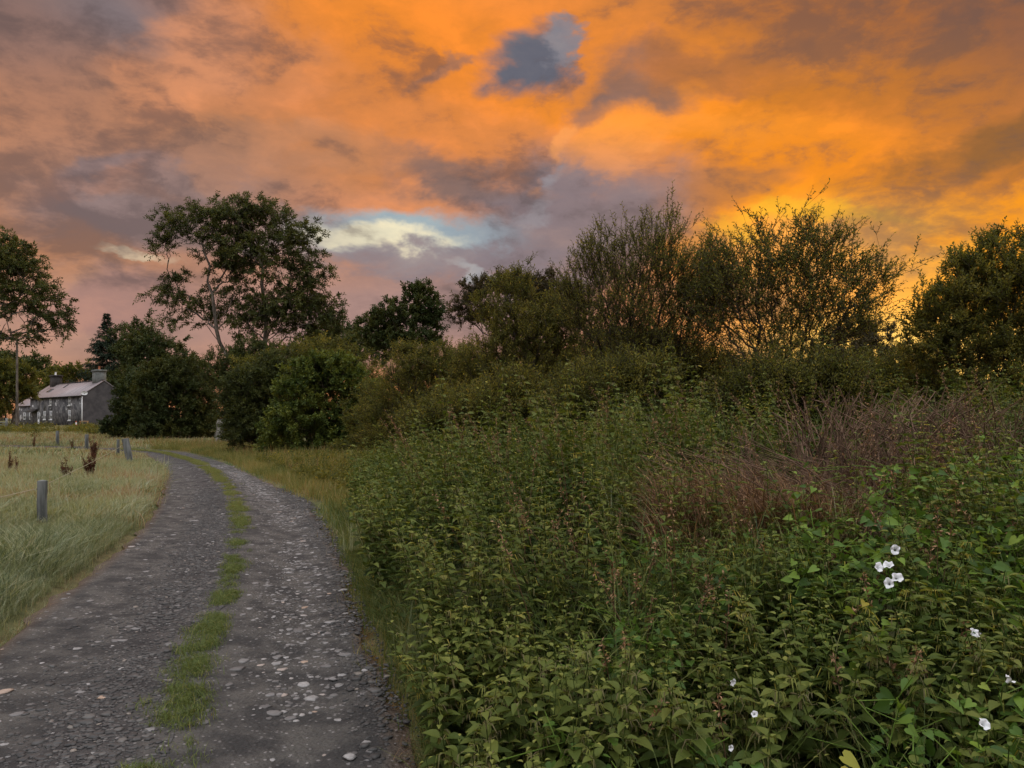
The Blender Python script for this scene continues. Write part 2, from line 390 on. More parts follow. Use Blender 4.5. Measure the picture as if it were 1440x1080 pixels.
def vnoise(x, y, s, seed=0):
    rg = rs(seed); G = rg.random((64, 64)); X = np.asarray(x)/s+31.7; Y = np.asarray(y)/s+17.3
    i = np.floor(X).astype(int); j = np.floor(Y).astype(int); fx = X-i; fy = Y-j; fx = fx*fx*(3-2*fx); fy = fy*fy*(3-2*fy)
    g = lambda a, c: G[a % 64, c % 64]
    return (g(i, j)*(1-fx)+g(i+1, j)*fx)*(1-fy)+(g(i, j+1)*(1-fx)+g(i+1, j+1)*fx)*fy
def hgt(x, y, rd=None):
    x = np.asarray(x, float); y = np.asarray(y, float)
    d, sd_ = roaddist(x, y) if rd is None else rd
    z = np.where(d < 0, -.03, sstep(0, .45, d)*.075)
    right = (sd_ > 0) & (d > 0)
    z = z+np.where(right, .42*sstep(.3, 5.5, d)*sstep(55, 20, y), 0)
    z = z+.4*sstep(45, 92, y)*sstep(30, -20, x)
    z = z+np.where(d > .4, (vnoise(x, y, 3.1, 1)-.5)*.10+(vnoise(x, y, .8, 2)-.5)*.04, 0)*sstep(.4, 1.5, d)
    return z

# ------------------------------------------------------------------ ground
def mat_ground():
    m, b, out = newmat('ground_soil')
    g = b.n('ShaderNodeTexCoord').outputs['Object']
    n = b.noise(g, .35, 6, .6); n2 = b.noise(g, 9, 5, .7)
    c = b.mix(b.rng(n, .4, .6, 0, 1, True), (.075, .095, .035), (.15, .125, .06))
    c = b.mix(b.rng(n2, .4, .7, 0, .7), c, (.04, .045, .02))
    p = principled(b, c, .95, .1, n2, .8, .05); b.nt.links.new(p.outputs[0], out.inputs[0]); return m
def grid(xs, ys, zf):
    X, Y = np.meshgrid(xs, ys); Z = zf(X, Y); nx, ny = len(xs), len(ys)
    i = np.arange(nx-1)[None]+np.arange(ny-1)[:, None]*nx
    f = np.stack([i, i+1, i+1+nx, i+nx], 2).reshape(-1, 4)
    return np.stack([X, Y, Z], 2).reshape(-1, 3), f
ys = np.r_[-14:-2:1., -2:20:.22, 20:60:.6, 60:130:2.5, 130:400:20, 400:3001:200]
xs = np.r_[-2500:-400:300, -400:-110:25, -110:-30:1.6, -30:-9:.6, -9:6:.22, 6:20:.7, 20:100:5, 100:400:40, 400:2501:300]
S = Soup(); v, f = grid(xs, ys, hgt); S.add(v, f); tag(S.obj('ground', mat_ground(), smooth=True), kind='structure')

# the track: worn gravel with two wheel lanes
def mat_track():
    m, b, out = newmat('track_gravel')
    g = b.n('ShaderNodeTexCoord').outputs['Object']
    lane = b.n('ShaderNodeAttribute', attribute_name='tint').outputs['Fac']      # 0 left edge .. .5 grass strip .. 1 right edge
    big = b.noise(g, .5, 4, .6); mid = b.noise(g, 3.5, 6, .65); fine = b.noise(g, 70, 4, .7)
    v1 = b.voro(g, 42); v2c = b.voro(b.vmath('ADD', g, b.vmath('MULTIPLY', b.noise(g, 20, 2, .5, 0, 'Color'), (.03, .03, 0))), 16, 'F1', 'Color')
    v2 = b.voro(g, 16)
    soil = b.mix(b.rng(mid, .38, .62, 0, 1, True), (.034, .034, .032), (.100, .095, .084))
    soil = b.mix(b.rng(b.math('ADD', b.math('MULTIPLY', b.math('ABSOLUTE', b.math('SUBTRACT', lane, .36)), 3.2), big), .55, .95, 0, 1, True), b.mix(1, soil, (.62, .62, .66), 'MULTIPLY'), soil)
    soil = b.mix(b.rng(fine, .35, .7, 0, .55), soil, (.028, .027, .03))
    # small pale chips in the gravel
    sp = b.n('ShaderNodeSeparateColor'); b.put(sp.inputs[0], b.voro(g, 42, 'F1', 'Color'))
    chip = b.math('MULTIPLY', b.rng(sp.outputs[0], .80, .84), b.rng(v1, .40, .28))
    soil = b.mix(b.math('MULTIPLY', chip, b.rng(mid, .4, .6, .2, 1)), soil, (.26, .245, .235))
    edge = b.rng(b.math('ABSOLUTE', b.math('SUBTRACT', lane, .5)), .44, .5, 0, .7)
    soil = b.mix(edge, soil, (.12, .075, .045))
    h = b.math('ADD', b.math('ADD', b.math('MULTIPLY', v1, -.5), b.math('MULTIPLY', fine, .5)), b.math('MULTIPLY', mid, 1.2))
    p = principled(b, soil, b.rng(mid, .3, .7, .8, .6), .3, h, .9, .03); b.nt.links.new(p.outputs[0], out.inputs[0]); return m
def roadz(t, x, y):     # t 0..1 across
    return .03+.035*np.exp(-((t-.5)/.13)**2)-.03*np.exp(-((t-.2)/.11)**2)-.03*np.exp(-((t-.8)/.10)**2)+.012*np.exp(-((t-.37)/.05)**2)+(vnoise(x, y, .9, 5)-.5)*.022+(vnoise(x, y, .25, 6)-.5)*.010
K = 29; T = np.linspace(0, 1, K)
def cross(i_t):
    return None
C_ = np.empty((NR, K, 3))
for k, t in enumerate(T):
    P = rL*(1-2*t)+rSt*2*t if t < .5 else rSt*(2-2*t)+rR*(2*t-1)
    if k in (0, K-1):
        P = P+(vnoise(P[:, 0], P[:, 1], .35, 9)[:, None]-.5)*.12
    C_[:, k, :2] = P; C_[:, k, 2] = roadz(t, P[:, 0], P[:, 1])
C_[:, 0, 2] = C_[:, -1, 2] = .004
n_up = 3     # refine along
CC = np.empty(((NR-1)*n_up+1, K, 3)); ii = np.linspace(0, NR-1, len(CC))
for k in range(K):
    for a in range(2): CC[:, k, a] = np.interp(ii, np.arange(NR), C_[:, k, a])
    CC[:, k, 2] = roadz(T[k], CC[:, k, 0], CC[:, k, 1]) if 0 < k < K-1 else .004
n_ = len(CC); i = np.arange(K-1)[None]+np.arange(n_-1)[:, None]*K
S = Soup(); S.add(CC.reshape(-1, 3), np.stack([i, i+1, i+1+K, i+K], 2).reshape(-1, 4), np.tile(T, n_))
TR = CC[:, :, 2]
zoff = sstep(45, 92, CC[:, :, 1])*.4*sstep(30, -20, CC[:, :, 0]); S.V[0] = S.V[0]+np.stack([zoff*0, zoff*0, zoff+.0], 2).reshape(-1, 3)
tag(S.obj('track', mat_track(), smooth=True), kind='structure')
def ontrack(i, t):
    """point on the track at row parameter i (float, 0..NR-1) and across t"""
    j = np.clip(i, 0, NR-1.001); L = np.stack([np.interp(j, np.arange(NR), rL[:, k]) for k in (0, 1)], 1)
    Sx = np.stack([np.interp(j, np.arange(NR), rSt[:, k]) for k in (0, 1)], 1); Rx = np.stack([np.interp(j, np.arange(NR), rR[:, k]) for k in (0, 1)], 1)
    t = t[:, None]; P = np.where(t < .5, L*(1-2*t)+Sx*2*t, Sx*(2-2*t)+Rx*(2*t-1))
    return np.c_[P, roadz(t[:, 0], P[:, 0], P[:, 1])]
segl = np.linalg.norm(np.diff(rSt, axis=0), axis=1)
def rows_for(ymin, ymax, n, rg):
    w = segl*((rSt[:-1, 1] > ymin) & (rSt[:-1, 1] < ymax)); w = w/w.sum()
    return rg.choice(NR-1, n, p=w)+rg.random(n)
ICO = None
def stone_tpl(rg, flat):
    # rough low stone from a deformed sphere grid
    th = np.linspace(0, PI, 5)[1:-1]; ph = np.arange(7)/7*2*PI+rg.uniform(-.3, .3, 7)
    V = [[0, 0, 1]]+[[math.sin(a)*math.cos(p), math.sin(a)*math.sin(p), math.cos(a)] for a in th for p in ph]+[[0, 0, -1]]
    ang = np.r_[0, np.tile(rg.uniform(-.3, .32, 7), 3), 0]; V = np.array(V)*(1+ang[:, None]+rg.uniform(-.08, .08, (len(V), 1))); V[:, 2] = np.clip(V[:, 2]+rg.uniform(-.2, .2)*V[:, 0], -.7, .5)*flat; V[:, 0] *= rg.uniform(1, 1.5)
    f3 = [[0, 1+k, 1+(k+1) % 7] for k in range(7)]+[[22, 15+(k+1) % 7, 15+k] for k in range(7)]
    f4 = [[1+r*7+k, 8+r*7+k, 8+r*7+(k+1) % 7, 1+r*7+(k+1) % 7] for r in range(2) for k in range(7)]
    return V, {3: np.array(f3), 4: np.array(f4)}, np.full(len(V), 0.)
def mat_stone(name, stops):
    m, b, out = newmat(name); a = b.n('ShaderNodeAttribute', attribute_name='tint').outputs['Fac']
    g = b.n('ShaderNodeTexCoord').outputs['Object']; n = b.noise(g, 40, 5, .65)
    c = b.mix(b.rng(n, .4, .7, 0, .5), b.ramp(a, stops), (.09, .08, .075))
    p = principled(b, c, .6, .35, n, .4, .01); b.nt.links.new(p.outputs[0], out.inputs[0]); return m
M_pale = mat_stone('pale_stone', [(0, (.07, .068, .066)), (.5, (.17, .165, .16)), (.9, (.33, .32, .31)), (1, (.38, .26, .18))])
M_grit = mat_stone('dark_gravel', [(0, (.022, .023, .023)), (.7, (.056, .057, .055)), (.92, (.11, .107, .10)), (1, (.26, .22, .18))])
def scatter_stones(name, n, ymin, ymax, tf, sizef, flat, matr, label, seed, zsink):
    rg = rs(seed); S = Soup(); i = rows_for(ymin, ymax, n, rg); t = tf(rg, n); P = ontrack(i, t)
    keep = tf_keep(P, rg); P = P[keep]; n = len(P)
    sz = sizef(rg, P)
    for k in range(8):
        q = np.arange(n) % 8 == k; V, tf_, tt = stone_tpl(rg, flat)
        PP = P[q].copy(); PP[:, 2] += sz[q]*flat*zsink
        inst(S, V, tf_, tt, PP, rg.uniform(0, 2*PI, q.sum()), sz[q], tadd=rg.beta(1.4, 1.6, q.sum()))
    return tag(S.obj(name, matr), label, name.replace('_', ' '), kind='stuff')
def tf_keep(P, rg): return vnoise(P[:, 0], P[:, 1], .45, 12)+rg.random(len(P))*.6 > .62
scatter_stones('embedded_stones', 7000, 1, 26, lambda r, n: np.where(r.random(n) < .72, np.clip(r.normal(.79, .10, n), .56, 1), r.uniform(.02, .5, n)),
   lambda r, P: np.clip(r.lognormal(-4.5, .5, len(P)), .005, .036)*(1+P[:, 1]*.012),   .3, M_pale, 'pale flat stones set in the worn wheel lanes of the track', 21, .02)
def tf_keep(P, rg): return vnoise(P[:, 0], P[:, 1], .7, 14)+rg.random(len(P))*.7 > .65
scatter_stones('loose_gravel', 30000, 1, 17, lambda r, n: np.where(r.random(n) < .72, np.clip(r.normal(.37, .08, n), .02, .5), np.clip(r.normal(.965, .04, n), .6, 1.04)),
   lambda r, P: np.clip(r.lognormal(-4.75, .42, len(P)), .004, .03), .6, M_grit, 'loose dark gravel heaped between the wheel lanes and along the verge', 22, .2)
def tf_keep(P, rg): return np.ones(len(P), bool)
def big_stone(u, v, r, label, seed, tint=.8):
    rg = rs(seed); d = F*(CZ-.03)/(v-H0); P = px(u, v, d); o = None
    S = Soup(); V, tf_, tt = stone_tpl(rg, .38); inst(S, V*r*.85, tf_, tt, np.zeros((1, 3)), np.array([rg.uniform(0, 6)]), np.array([1.]), tadd=tint)
    o = S.obj('loose_stone', M_pale); o.location = (P[0], P[1], .018); return tag(o, label, 'stone', 'larger stones lying on the track')
big_stone(256, 976, .032, 'pale grey stone on the grass strip, at the edge of a green tuft', 1)
big_stone(492, 1060, .036, 'largest pale stone by the bottom edge in the right wheel lane', 2, .9)
big_stone(514, 1042, .034, 'flat pale stone lying just up the track from the largest one', 3)
big_stone(339, 1013, .034, 'long pale stone in the right lane beside the low end of the grass strip', 4, .75)
big_stone(322, 1074, .04, 'pinkish stone at the foot of the grass strip by the bottom edge', 5, .95)
big_stone(468, 952, .03, 'grey stone in the middle of the right wheel lane', 6, .6)

# ------------------------------------------------------------------ trees and bushes
class Grow:
    """limbs that reach for a set of twig tips, sharing wood on the way"""
    def __init__(s, rg): s.P = []; s.par = []; s.len = []; s.rg = rg
    def node(s, p, par):
        s.P.append(np.array(p, float)); s.par.append(par)
        s.len.append(0 if par < 0 else s.len[par]+np.linalg.norm(s.P[-1]-s.P[par])); return len(s.P)-1
    def path(s, pts):
        k = s.node(pts[0], -1)
        for p in pts[1:]: k = s.node(p, k)
        return k
    def branch(s, pts, par):
        for p in pts: par = s.node(p, par)
        return par
    def reach(s, tips, seg, w, wob, down=1.5, r=1.):
        root = s.P[0]
        A = np.zeros((len(s.P)+len(tips)*60, 3)); L = np.zeros(len(A)); n = len(s.P); A[:n] = s.P; L[:n] = s.len
        for t in tips[np.argsort(np.linalg.norm(tips-root, axis=1))]:
            v = t-A[:n]; d = np.linalg.norm(v, axis=1)
            c = d+w*L[:n]+down*np.maximum(0, -v[:, 2])
            k = int(c.argmin()); m = max(1, min(50, int(round(d[k]/seg))))
            p0 = A[k]; pd = nrm(p0-s.P[s.par[k]]) if s.par[k] >= 0 else np.array([0, 0, 1.])
            ctrl = p0+pd*d[k]*.35+np.array([0, 0, .06*d[k]])
            par = k
            for q in range(1, m+1):
                u = q/m; p = (1-u)**2*p0+2*u*(1-u)*ctrl+u*u*t
                if q < m: p = p+s.rg.normal(size=3)*wob*seg
                par = s.node(p, par); A[n] = p; L[n] = s.len[par]; n += 1
                if n >= len(A)-2: return
    def radii(s, r0, ex=2.3, cap=None):
        n = len(s.P); ch = np.zeros(n); r = np.zeros(n); best = np.full(n, -1); br = np.zeros(n)
        for k in range(n-1, -1, -1):
            r[k] = r0 if ch[k] == 0 else ch[k]**(1/ex)
            p = s.par[k]
            if p >= 0:
                ch[p] += r[k]**ex
                if r[k] > br[p]: br[p] = r[k]; best[p] = k
        s.leafnode = ch == 0
        if cap: r = np.minimum(r, cap)
        return r, best
    def wood(s, S, r, best, m=0, big=.04):
        P = np.array(s.P); par = np.array(s.par); k = np.nonzero(par >= 0)[0]
        D = np.zeros_like(P); D[k] = nrm(P[k]-P[par[k]]); rt = np.nonzero(par < 0)[0]
        for q in rt: D[q] = (0, 0, 1)
        main = best[par[k]] == k
        r0 = np.where(main, r[par[k]], r[k]*1.15); D0 = np.where(main[:, None], D[par[k]], D[k])
        for lo, hi, sd in ((0, .012, 3), (.012, big, 5), (big, 9, 9)):
            q = (r0 >= lo) & (r0 < hi); tubes(S, P[par[k]][q], P[k][q], r0[q], r[k][q], D0[q], D[k][q], sd, m=m)
        s.D = D
def in_lobes(lobes, n, rg, shell=.55):
    L = np.array(lobes, float); vol = np.prod(L[:, 3:6], 1)**.75; k = rg.choice(len(L), n, p=vol/vol.sum())
    d = nrm(rg.normal(size=(n, 3))); r = rg.random(n)**shell
    return L[k, :3]+d*r[:, None]*L[k, 3:6], nrm(d*L[k, 3:6])
def foliage(S, P, D, rg, twigs, twlen, nl, L, W, up=.3, spread=.9, droop=0., ang=.8, tint=(.1, .9), bend=.1, tw=None, upw=1.):
    """P, D: twig bases; each throws `twigs` shoots with nl leaves along each"""
    n = len(P); P = np.repeat(P, twigs, 0); D = np.repeat(D, twigs, 0)
    D = nrm(D+rg.normal(size=D.shape)*spread*.6+np.array([0, 0, up]))
    ln = twlen*rg.uniform(.55, 1.25, len(P)); ct = np.repeat(rg.uniform(tint[0], tint[1], n), twigs)
    u = (np.arange(nl)+.5)/nl
    uu = np.tile(u, (len(P), 1))+rg.uniform(-.3, .3, (len(P), nl))/nl
    bz = np.array([0, 0, -droop])
    base = P[:, None]+D[:, None]*(ln[:, None]*uu)[..., None]+bz*(ln[:, None]*uu**2)[..., None]
    A, B = frame(D); th = (np.arange(nl)*2.4)[None]+rg.uniform(0, 6, (len(P), 1))
    perp = A[:, None]*np.cos(th)[..., None]+B[:, None]*np.sin(th)[..., None]
    ld = nrm(D[:, None]*math.cos(ang)+perp*math.sin(ang)+np.array([0, 0, -droop*.8])+rg.normal(size=base.shape)*.15)
    k = base.reshape(-1, 3); sc_ = rg.uniform(.7, 1.25, len(k))
    t = np.clip(np.repeat(ct, nl)+rg.normal(size=len(k))*.16, 0, .93); hot = rg.random(len(k)) < .012; t = np.where(hot, 1., t)
    leaves(S, k, ld.reshape(-1, 3), L*sc_, W*sc_, t, rg, upw)
    if tw is not None:
        St, r = tw
        e1 = P+D*(ln*.5)[:, None]+bz*(ln*.25)[:, None]; e2 = P+D*ln[:, None]+bz*ln[:, None]
        curves(St, np.stack([P, e1, e2], 1), np.array([[r, r*.8, r*.4]]), 3)
def ground_at(x, y): return float(hgt(np.array([x]), np.array([y]))[0])
def plant(name, label, cat, d, base_u, lobes, tips, seed, group=None, stems=None, nstem=1, fork=.35, seg=.3, w=.35, wob=.12, r0=.008, twigs=4, twlen=.4, nl=10,
          L=.1, W=.05, matL=None, matB=None, shell=.55, up=.3, droop=0., depth=.8, extra=None, tint=(.1, .9), twr=.004, spread=.9, ex=2.3, ang=.8, inner=1, flare=1.0, upw=1., cap=None, limbs=None):
    rg = rs(seed); d = float(d); bx = (base_u-U0)/F*d; bz = ground_at(bx, d)-.05
    base = np.array([bx, d, bz]); k = d/F
    LB = []
    for q in lobes:
        c = px(q[0], q[1], d); dd = q[4] if len(q) > 4 else 0; rx, rz = q[2]*k, q[3]*k; LB.append([c[0]*(1+dd/d), d+dd, CZ+(c[2]-CZ)*(1+dd/d), rx, (q[5] if len(q) > 5 else min(max(rx, rz*.6), rx*1.2)*depth), rz])
    tp, out = in_lobes(LB, tips, rg, shell)
    tp[:, 2] = np.maximum(tp[:, 2], bz+.25)
    if extra: 
        e = np.array([px(a, b_, d)+[0, rg.normal()*.3, 0] for a, b_ in extra]); tp = np.r_[tp, e]
    g = Grow(rg)
    top = max(q[2] for q in LB); H = top-bz
    if stems:      # explicit trunk course(s) in metres from the base
        for s_ in stems:
            pts = [base+np.array(p) for p in s_[0]]; k0 = g.path([base+np.array(p) for p in s_[0]])
    elif nstem == 1:
        pts = [base+np.array([rg.normal()*.02*H*q, rg.normal()*.02*H*q, H*fork*q]) for q in np.linspace(0, 1, 6)]; g.path(pts)
    else:
        for q in range(nstem):
            a = rg.uniform(0, 2*PI); sp_ = rg.uniform(.05, .28)*H*fork*1.6; o = np.array([math.cos(a)*flare, math.sin(a)*flare*.7, 0])
            g.path([base+o*.12*H*.3*rg.random()+o*sp_*u+np.array([0, 0, H*fork*u]) for u in np.linspace(0, 1, 5)])
    if limbs:
        for l in limbs:
            pts = [px(a, b_, d)+np.array([0, l[1]*t, 0]) for t, (a, b_) in zip(np.linspace(0, 1, len(l[0])), l[0])]
            P0 = np.array(g.P); kk = int(np.linalg.norm(P0-pts[0], axis=1).argmin()); dense = []
            prev = P0[kk]
            for p in pts:
                m = max(1, int(np.linalg.norm(p-prev)/.7))
                for u in range(1, m+1): dense.append(prev+(p-prev)*u/m+rg.normal(size=3)*.07)
                prev = p
            g.branch(dense, kk)
    g.reach(tp, seg, w, wob)
    r, best = g.radii(r0, ex, cap); SB = Soup(); g.wood(SB, r, best)
    P = np.array(g.P); lf = g.leafnode.copy()
    for _ in range(inner):      # also the last few nodes before each tip carry shoots
        pp = np.array(g.par)[lf]; pp = pp[pp >= 0]; q = np.zeros(len(P), bool); q[pp] = True; lf = lf | (q & (r < r0*3))
    SL = Soup(); Dn = nrm(g.D[lf]+nrm(P[lf]-np.mean([[c[0], c[1], c[2]] for c in LB], 0))*.4)
    foliage(SL, P[lf], Dn, rg, twigs, twlen, nl, L, W, up, spread, droop, ang, tint, tw=(SB, twr) if twr else None, upw=upw)
    for S_ in (SB, SL):
        for q in range(len(S_.V)): S_.V[q] = S_.V[q]-base
    root = empty(name, base); SB.obj('trunk', matB or M_bark, root, True); SL.obj('crown', matL or M_ash, root)
    return tag(root, label, cat, group)


# --- the big ash by the bend
plant('ash_tree', 'big open crowned ash tree with several bare limbs, rising above the hedge at the bend', 'tree', 48, 338,
  [(300,320,62,34), (250,315,36,28), (360,300,50,22), (410,335,44,38), (420,400,38,42), (370,360,60,50), (325,390,40,46), (250,395,24,14), (232,415,30,18), (265,425,30,18), (300,430,30,34),
   (385,440,50,32), (440,440,36,30), (445,375,20,30), (235,345,24,28), (340,300,60,22), (465,440,20,30), (255,450,30,8), (430,470,34,26), (470,465,20,20), (345,450,40,30), (400,430,60,40), (430,400,30,50), (330,350,60,40)],
  2100, 1, nstem=1, fork=.30, seg=.5, w=.22, wob=.16, r0=.009, twigs=4, twlen=.6, nl=12, L=.19, W=.07, up=.1, droop=.35, matL=M_ash, depth=.75, shell=.5, ex=2.15, inner=1,
  stems=[([(0, 0, 0), (.1, 0, 1.5), (0, 0, 3), (-.1, 0, 4.2)],), ([(.5, .3, 0), (.9, .4, 2), (1.4, .3, 4)],)],
  limbs=[([(330,520), (318,495), (309,465), (306,430), (300,380), (290,340)], -1.0), ([(325,500), (300,470), (285,455), (262,452), (245,450)], .8), ([(340,500), (335,460), (330,420), (338,370), (335,320)], 1.2),
         ([(372,500), (376,455), (374,400), (365,350), (352,312)], -.6), ([(374,470), (395,440), (415,395), (425,350)], 1.0), ([(375,480), (405,455), (430,460), (447,462)], .4)])
# --- tree half out of the picture on the left
plant('field_tree', 'broad leafy tree cut off by the left edge, its lowest boughs above the cottage', 'tree', 46, -60,
  [(-40,400,80,60), (20,385,50,45), (50,430,48,38), (70,455,34,18), (20,470,46,12), (95,470,14,8), (-20,350,60,30), (30,365,30,24)],
  900, 2, fork=.42, seg=.5, w=.25, wob=.14, r0=.014, twigs=4, twlen=.55, nl=12, L=.19, W=.075, up=0, droop=.3, matL=M_ash, tint=(.2, 1), depth=.8, ex=2.2,
  limbs=[([(-55,480), (-20,482), (5,480), (35,476), (60,465)], -1.5), ([(-50,470), (0,440), (25,410)], 1)])
# --- woodland round the house
BG = 'trees standing beyond the cottage'
plant('round_tree', 'low round crowned tree behind the cottage roof at its left end', 'tree', 150, 20, [(15,520,40,18), (45,515,30,14), (-20,515,40,24), (62,528,22,10), (0,560,34,34), (-30,570,40,40), (28,560,20,24)], 460, 3, BG, seg=1.2, r0=.03, twigs=5, twlen=1.4, nl=10, L=.6, W=.32, matL=M_dark, fork=.3, twr=0)
plant('hedge_tree', 'pale green bushy thicket behind the cottage between its two chimneys', 'tree', 135, 92, [(70,538,22,14), (100,530,34,14), (130,530,30,16), (85,550,50,20)], 240, 4, BG, seg=1.2, r0=.03, twigs=5, twlen=1.2, nl=10, L=.55, W=.3, matL=M_will, fork=.3, twr=0, tint=(.1, .7))
plant('leaning_bush', 'grey green willow bush in front of the left end of the cottage', 'bush', 88, 14, [(0,535,34,26), (22,545,24,20), (32,528,14,16), (-25,560,34,34), (38,556,9,9)], 380, 5, seg=.6, nstem=5, r0=.014, twigs=5, twlen=.9, nl=12, L=.36, W=.14, matL=M_will, matB=M_twig, tint=(0, .55), inner=1)
# conifer
def conifer(name, label, d, u, vtop, vbase, halfw, seed):
    rg = rs(seed); x = (u-U0)/F*d; bz = ground_at(x, d); k = d/F; H = CZ+(H0-vtop)*k-bz; Wd = halfw*k
    SB, SL = Soup(), Soup(); n = 9; c = np.stack([rg.normal(size=n)*.04, rg.normal(size=n)*.04, np.linspace(0, H, n)], 1)[None]
    curves(SB, c, np.linspace(.22, .02, n)[None], 8)
    m = 300; z = rg.uniform(.1, .995, m)**.9*H; rr = Wd*(1-z/H)**1.05*rg.uniform(.5, 1.15, m)+.08; a = rg.uniform(0, 2*PI, m); o = np.stack([np.cos(a), np.sin(a), np.zeros(m)], 1)
    P0 = np.stack([z*0, z*0, z], 1); cc = np.stack([P0, P0+o*rr[:, None]*.5+[0, 0, -.02]*rr[:, None], P0+o*rr[:, None]+np.array([0, 0, .12])*rr[:, None]], 1)
    curves(SB, cc, np.array([[.03, .02, .008]]), 4)
    per = 26; u_ = rg.uniform(.15, 1, (m, per)); B = P0[:, None]+o[:, None]*(rr[:, None]*u_)[..., None]+np.array([0, 0, 1.])*((-.04+.16*u_**2)*rr[:, None]*u_)[..., None]
    sd = np.stack([-o[:, 1], o[:, 0], o[:, 2]], 1); s_ = rg.choice([-1, 1], (m, per))
    D = nrm(o[:, None]*.8+sd[:, None]*s_[..., None]*.8+np.array([0, 0, -.35])+rg.normal(size=B.shape)*.2)
    FB = B.reshape(-1, 3); far = FB[:, 2] > H*.8
    foliage(SL, FB[~far], D.reshape(-1, 3)[~far], rg, 1, .7, 5, .34, .11, 0, .2, .3, .5, (0, .9)); foliage(SL, FB[far][::2], D.reshape(-1, 3)[far][::2], rg, 1, .35, 4, .26, .08, .2, .2, .2, .5, (0, .9))
    root = empty(name, (x, d, bz)); SB.obj('trunk', M_barkd, root, True); SL.obj('crown', M_conif, root); return tag(root, label, 'tree')
conifer('spruce_tree', 'dark pointed spruce to the right of the cottage chimney', 128, 150, 440, 600, 66, 6)
plant('bushy_tree', 'dense dark tree with upright top just right of the pointed spruce', 'tree', 118, 180, [(180,490,26,30), (174,540,24,40), (198,475,22,18), (206,520,30,44), (172,570,26,30)], 520, 7, seg=1, fork=.3, r0=.02, twigs=5, twlen=1.2, nl=11, L=.45, W=.2, matL=M_dark, matB=M_barkd)
plant('thorn_tree', 'twiggy dark tree with thin bare shoots on top, left of the big ash', 'tree', 60, 222, [(225,495,26,26), (215,540,40,40), (250,520,34,30), (195,500,20,24), (265,545,30,40)], 420, 8, seg=.6, fork=.3, r0=.012, twigs=5, twlen=.7, nl=11, L=.24, W=.11, matL=M_dark, matB=M_barkd, tint=(.2, 1),
  extra=[(205,455), (212,448), (228,460), (240,468), (258,480), (196,458)])
HG = 'hedge bushes along the outside of the bend'
plant('hedge_bush', 'dark hedge bush nearest the cottage gable, reaching down to the track', 'bush', 56, 190, [(182,580,24,34), (198,560,34,44), (172,604,26,14), (205,590,34,34)], 560, 9, HG, nstem=5, seg=.5, r0=.01, twigs=5, twlen=.6, nl=12, L=.22, W=.10, matL=M_dark, matB=M_barkd)
plant('hedge_bush', 'dark broad hedge bush under the twiggy tree, left of the ash trunk', 'bush', 52, 245, [(225,560,40,50), (255,545,40,44), (270,580,36,44), (235,605,50,24), (285,600,24,26)], 900, 10, HG, nstem=6, seg=.5, r0=.01, twigs=5, twlen=.6, nl=12, L=.20, W=.09, matL=M_dark, matB=M_barkd, tint=(.2, 1))
plant('hedge_bush', 'hedge bush hiding the foot of the big ash, over the grey tree stump', 'bush', 43, 330, [(335,535,34,46), (325,590,22,30), (350,515,34,34), (365,580,40,54), (308,530,22,34), (340,600,30,26), (380,520,30,36)], 1100, 11, HG, nstem=6, seg=.45, r0=.009, twigs=5, twlen=.5, nl=12, L=.15, W=.06, matL=M_ash, matB=M_barkd, tint=(0, .7))
plant('round_bush', 'tall olive bush rising behind the bright green rounded bush', 'bush', 38, 440, [(400,530,54,44), (450,510,50,34), (490,530,44,40), (520,560,34,44), (370,560,40,50), (430,580,60,50), (345,560,26,60), (360,610,34,26), (540,590,24,34)], 1300, 12, HG, nstem=7, seg=.45, r0=.009, twigs=5, twlen=.5, nl=12, L=.13, W=.05, matL=M_will, matB=M_barkd, tint=(0, .8))
plant('leafy_bush', 'bright green rounded bush with broad leaves beside the track', 'bush', 29, 450, [(470,530,44,32), (430,545,46,34), (500,560,32,40), (440,590,60,40), (490,600,40,36), (400,600,30,36), (450,520,34,20), (460,622,60,20), (385,625,24,20)], 1500, 13, nstem=6, seg=.35, r0=.006, twigs=5, twlen=.32, nl=10, L=.115, W=.07, matL=M_bright, matB=M_barkd, tint=(0, .75), shell=.6, up=.2, upw=1.5, depth=.9)
# grey stump at the foot of the hedge
def stump():
    rg = rs(14); S = Soup(); d = 42; x = (309-U0)/F*d; z = ground_at(x, d)
    n = 6; c = np.stack([[0, .05, -.02, .06, 0, .02], [0, 0, 0, .03, .05, .08], [-.1, .2, .5, .8, 1.1, 1.35]], 1)[None]; curves(S, c, np.array([[.40, .30, .26, .24, .2, .14]]), 12)
    c2 = np.stack([[.25, .5, .62, .66], [0, .05, .05, .1], [-.1, .35, .7, 1.05]], 1)[None]; curves(S, c2, np.array([[.26, .17, .14, .08]]), 9)
    S.V[0] += rg.normal(size=S.V[0].shape)*.03
    m = solid('lichen_bark', (.24, .23, .2), (.06, .055, .04), 3.5, .9, .1, .6, .03); o = S.obj('tree_stump', m, None, True); o.location = (x, d, z)
    return tag(o, 'pale lichened twin stemmed tree stump under the hedge by the track', 'tree stump')
stump()
plant('leafy_bush', 'broad leaved dark bush filling the hedge left of the bright green bush', 'bush', 32, 370, [(360,560,40,50), (390,530,34,34), (345,600,34,34), (385,600,44,36), (330,560,20,40)], 1200, 29, nstem=6, seg=.4, r0=.007, twigs=5, twlen=.36, nl=10, L=.12, W=.05, matL=M_ash, matB=M_barkd, tint=(0, .6), shell=.6)
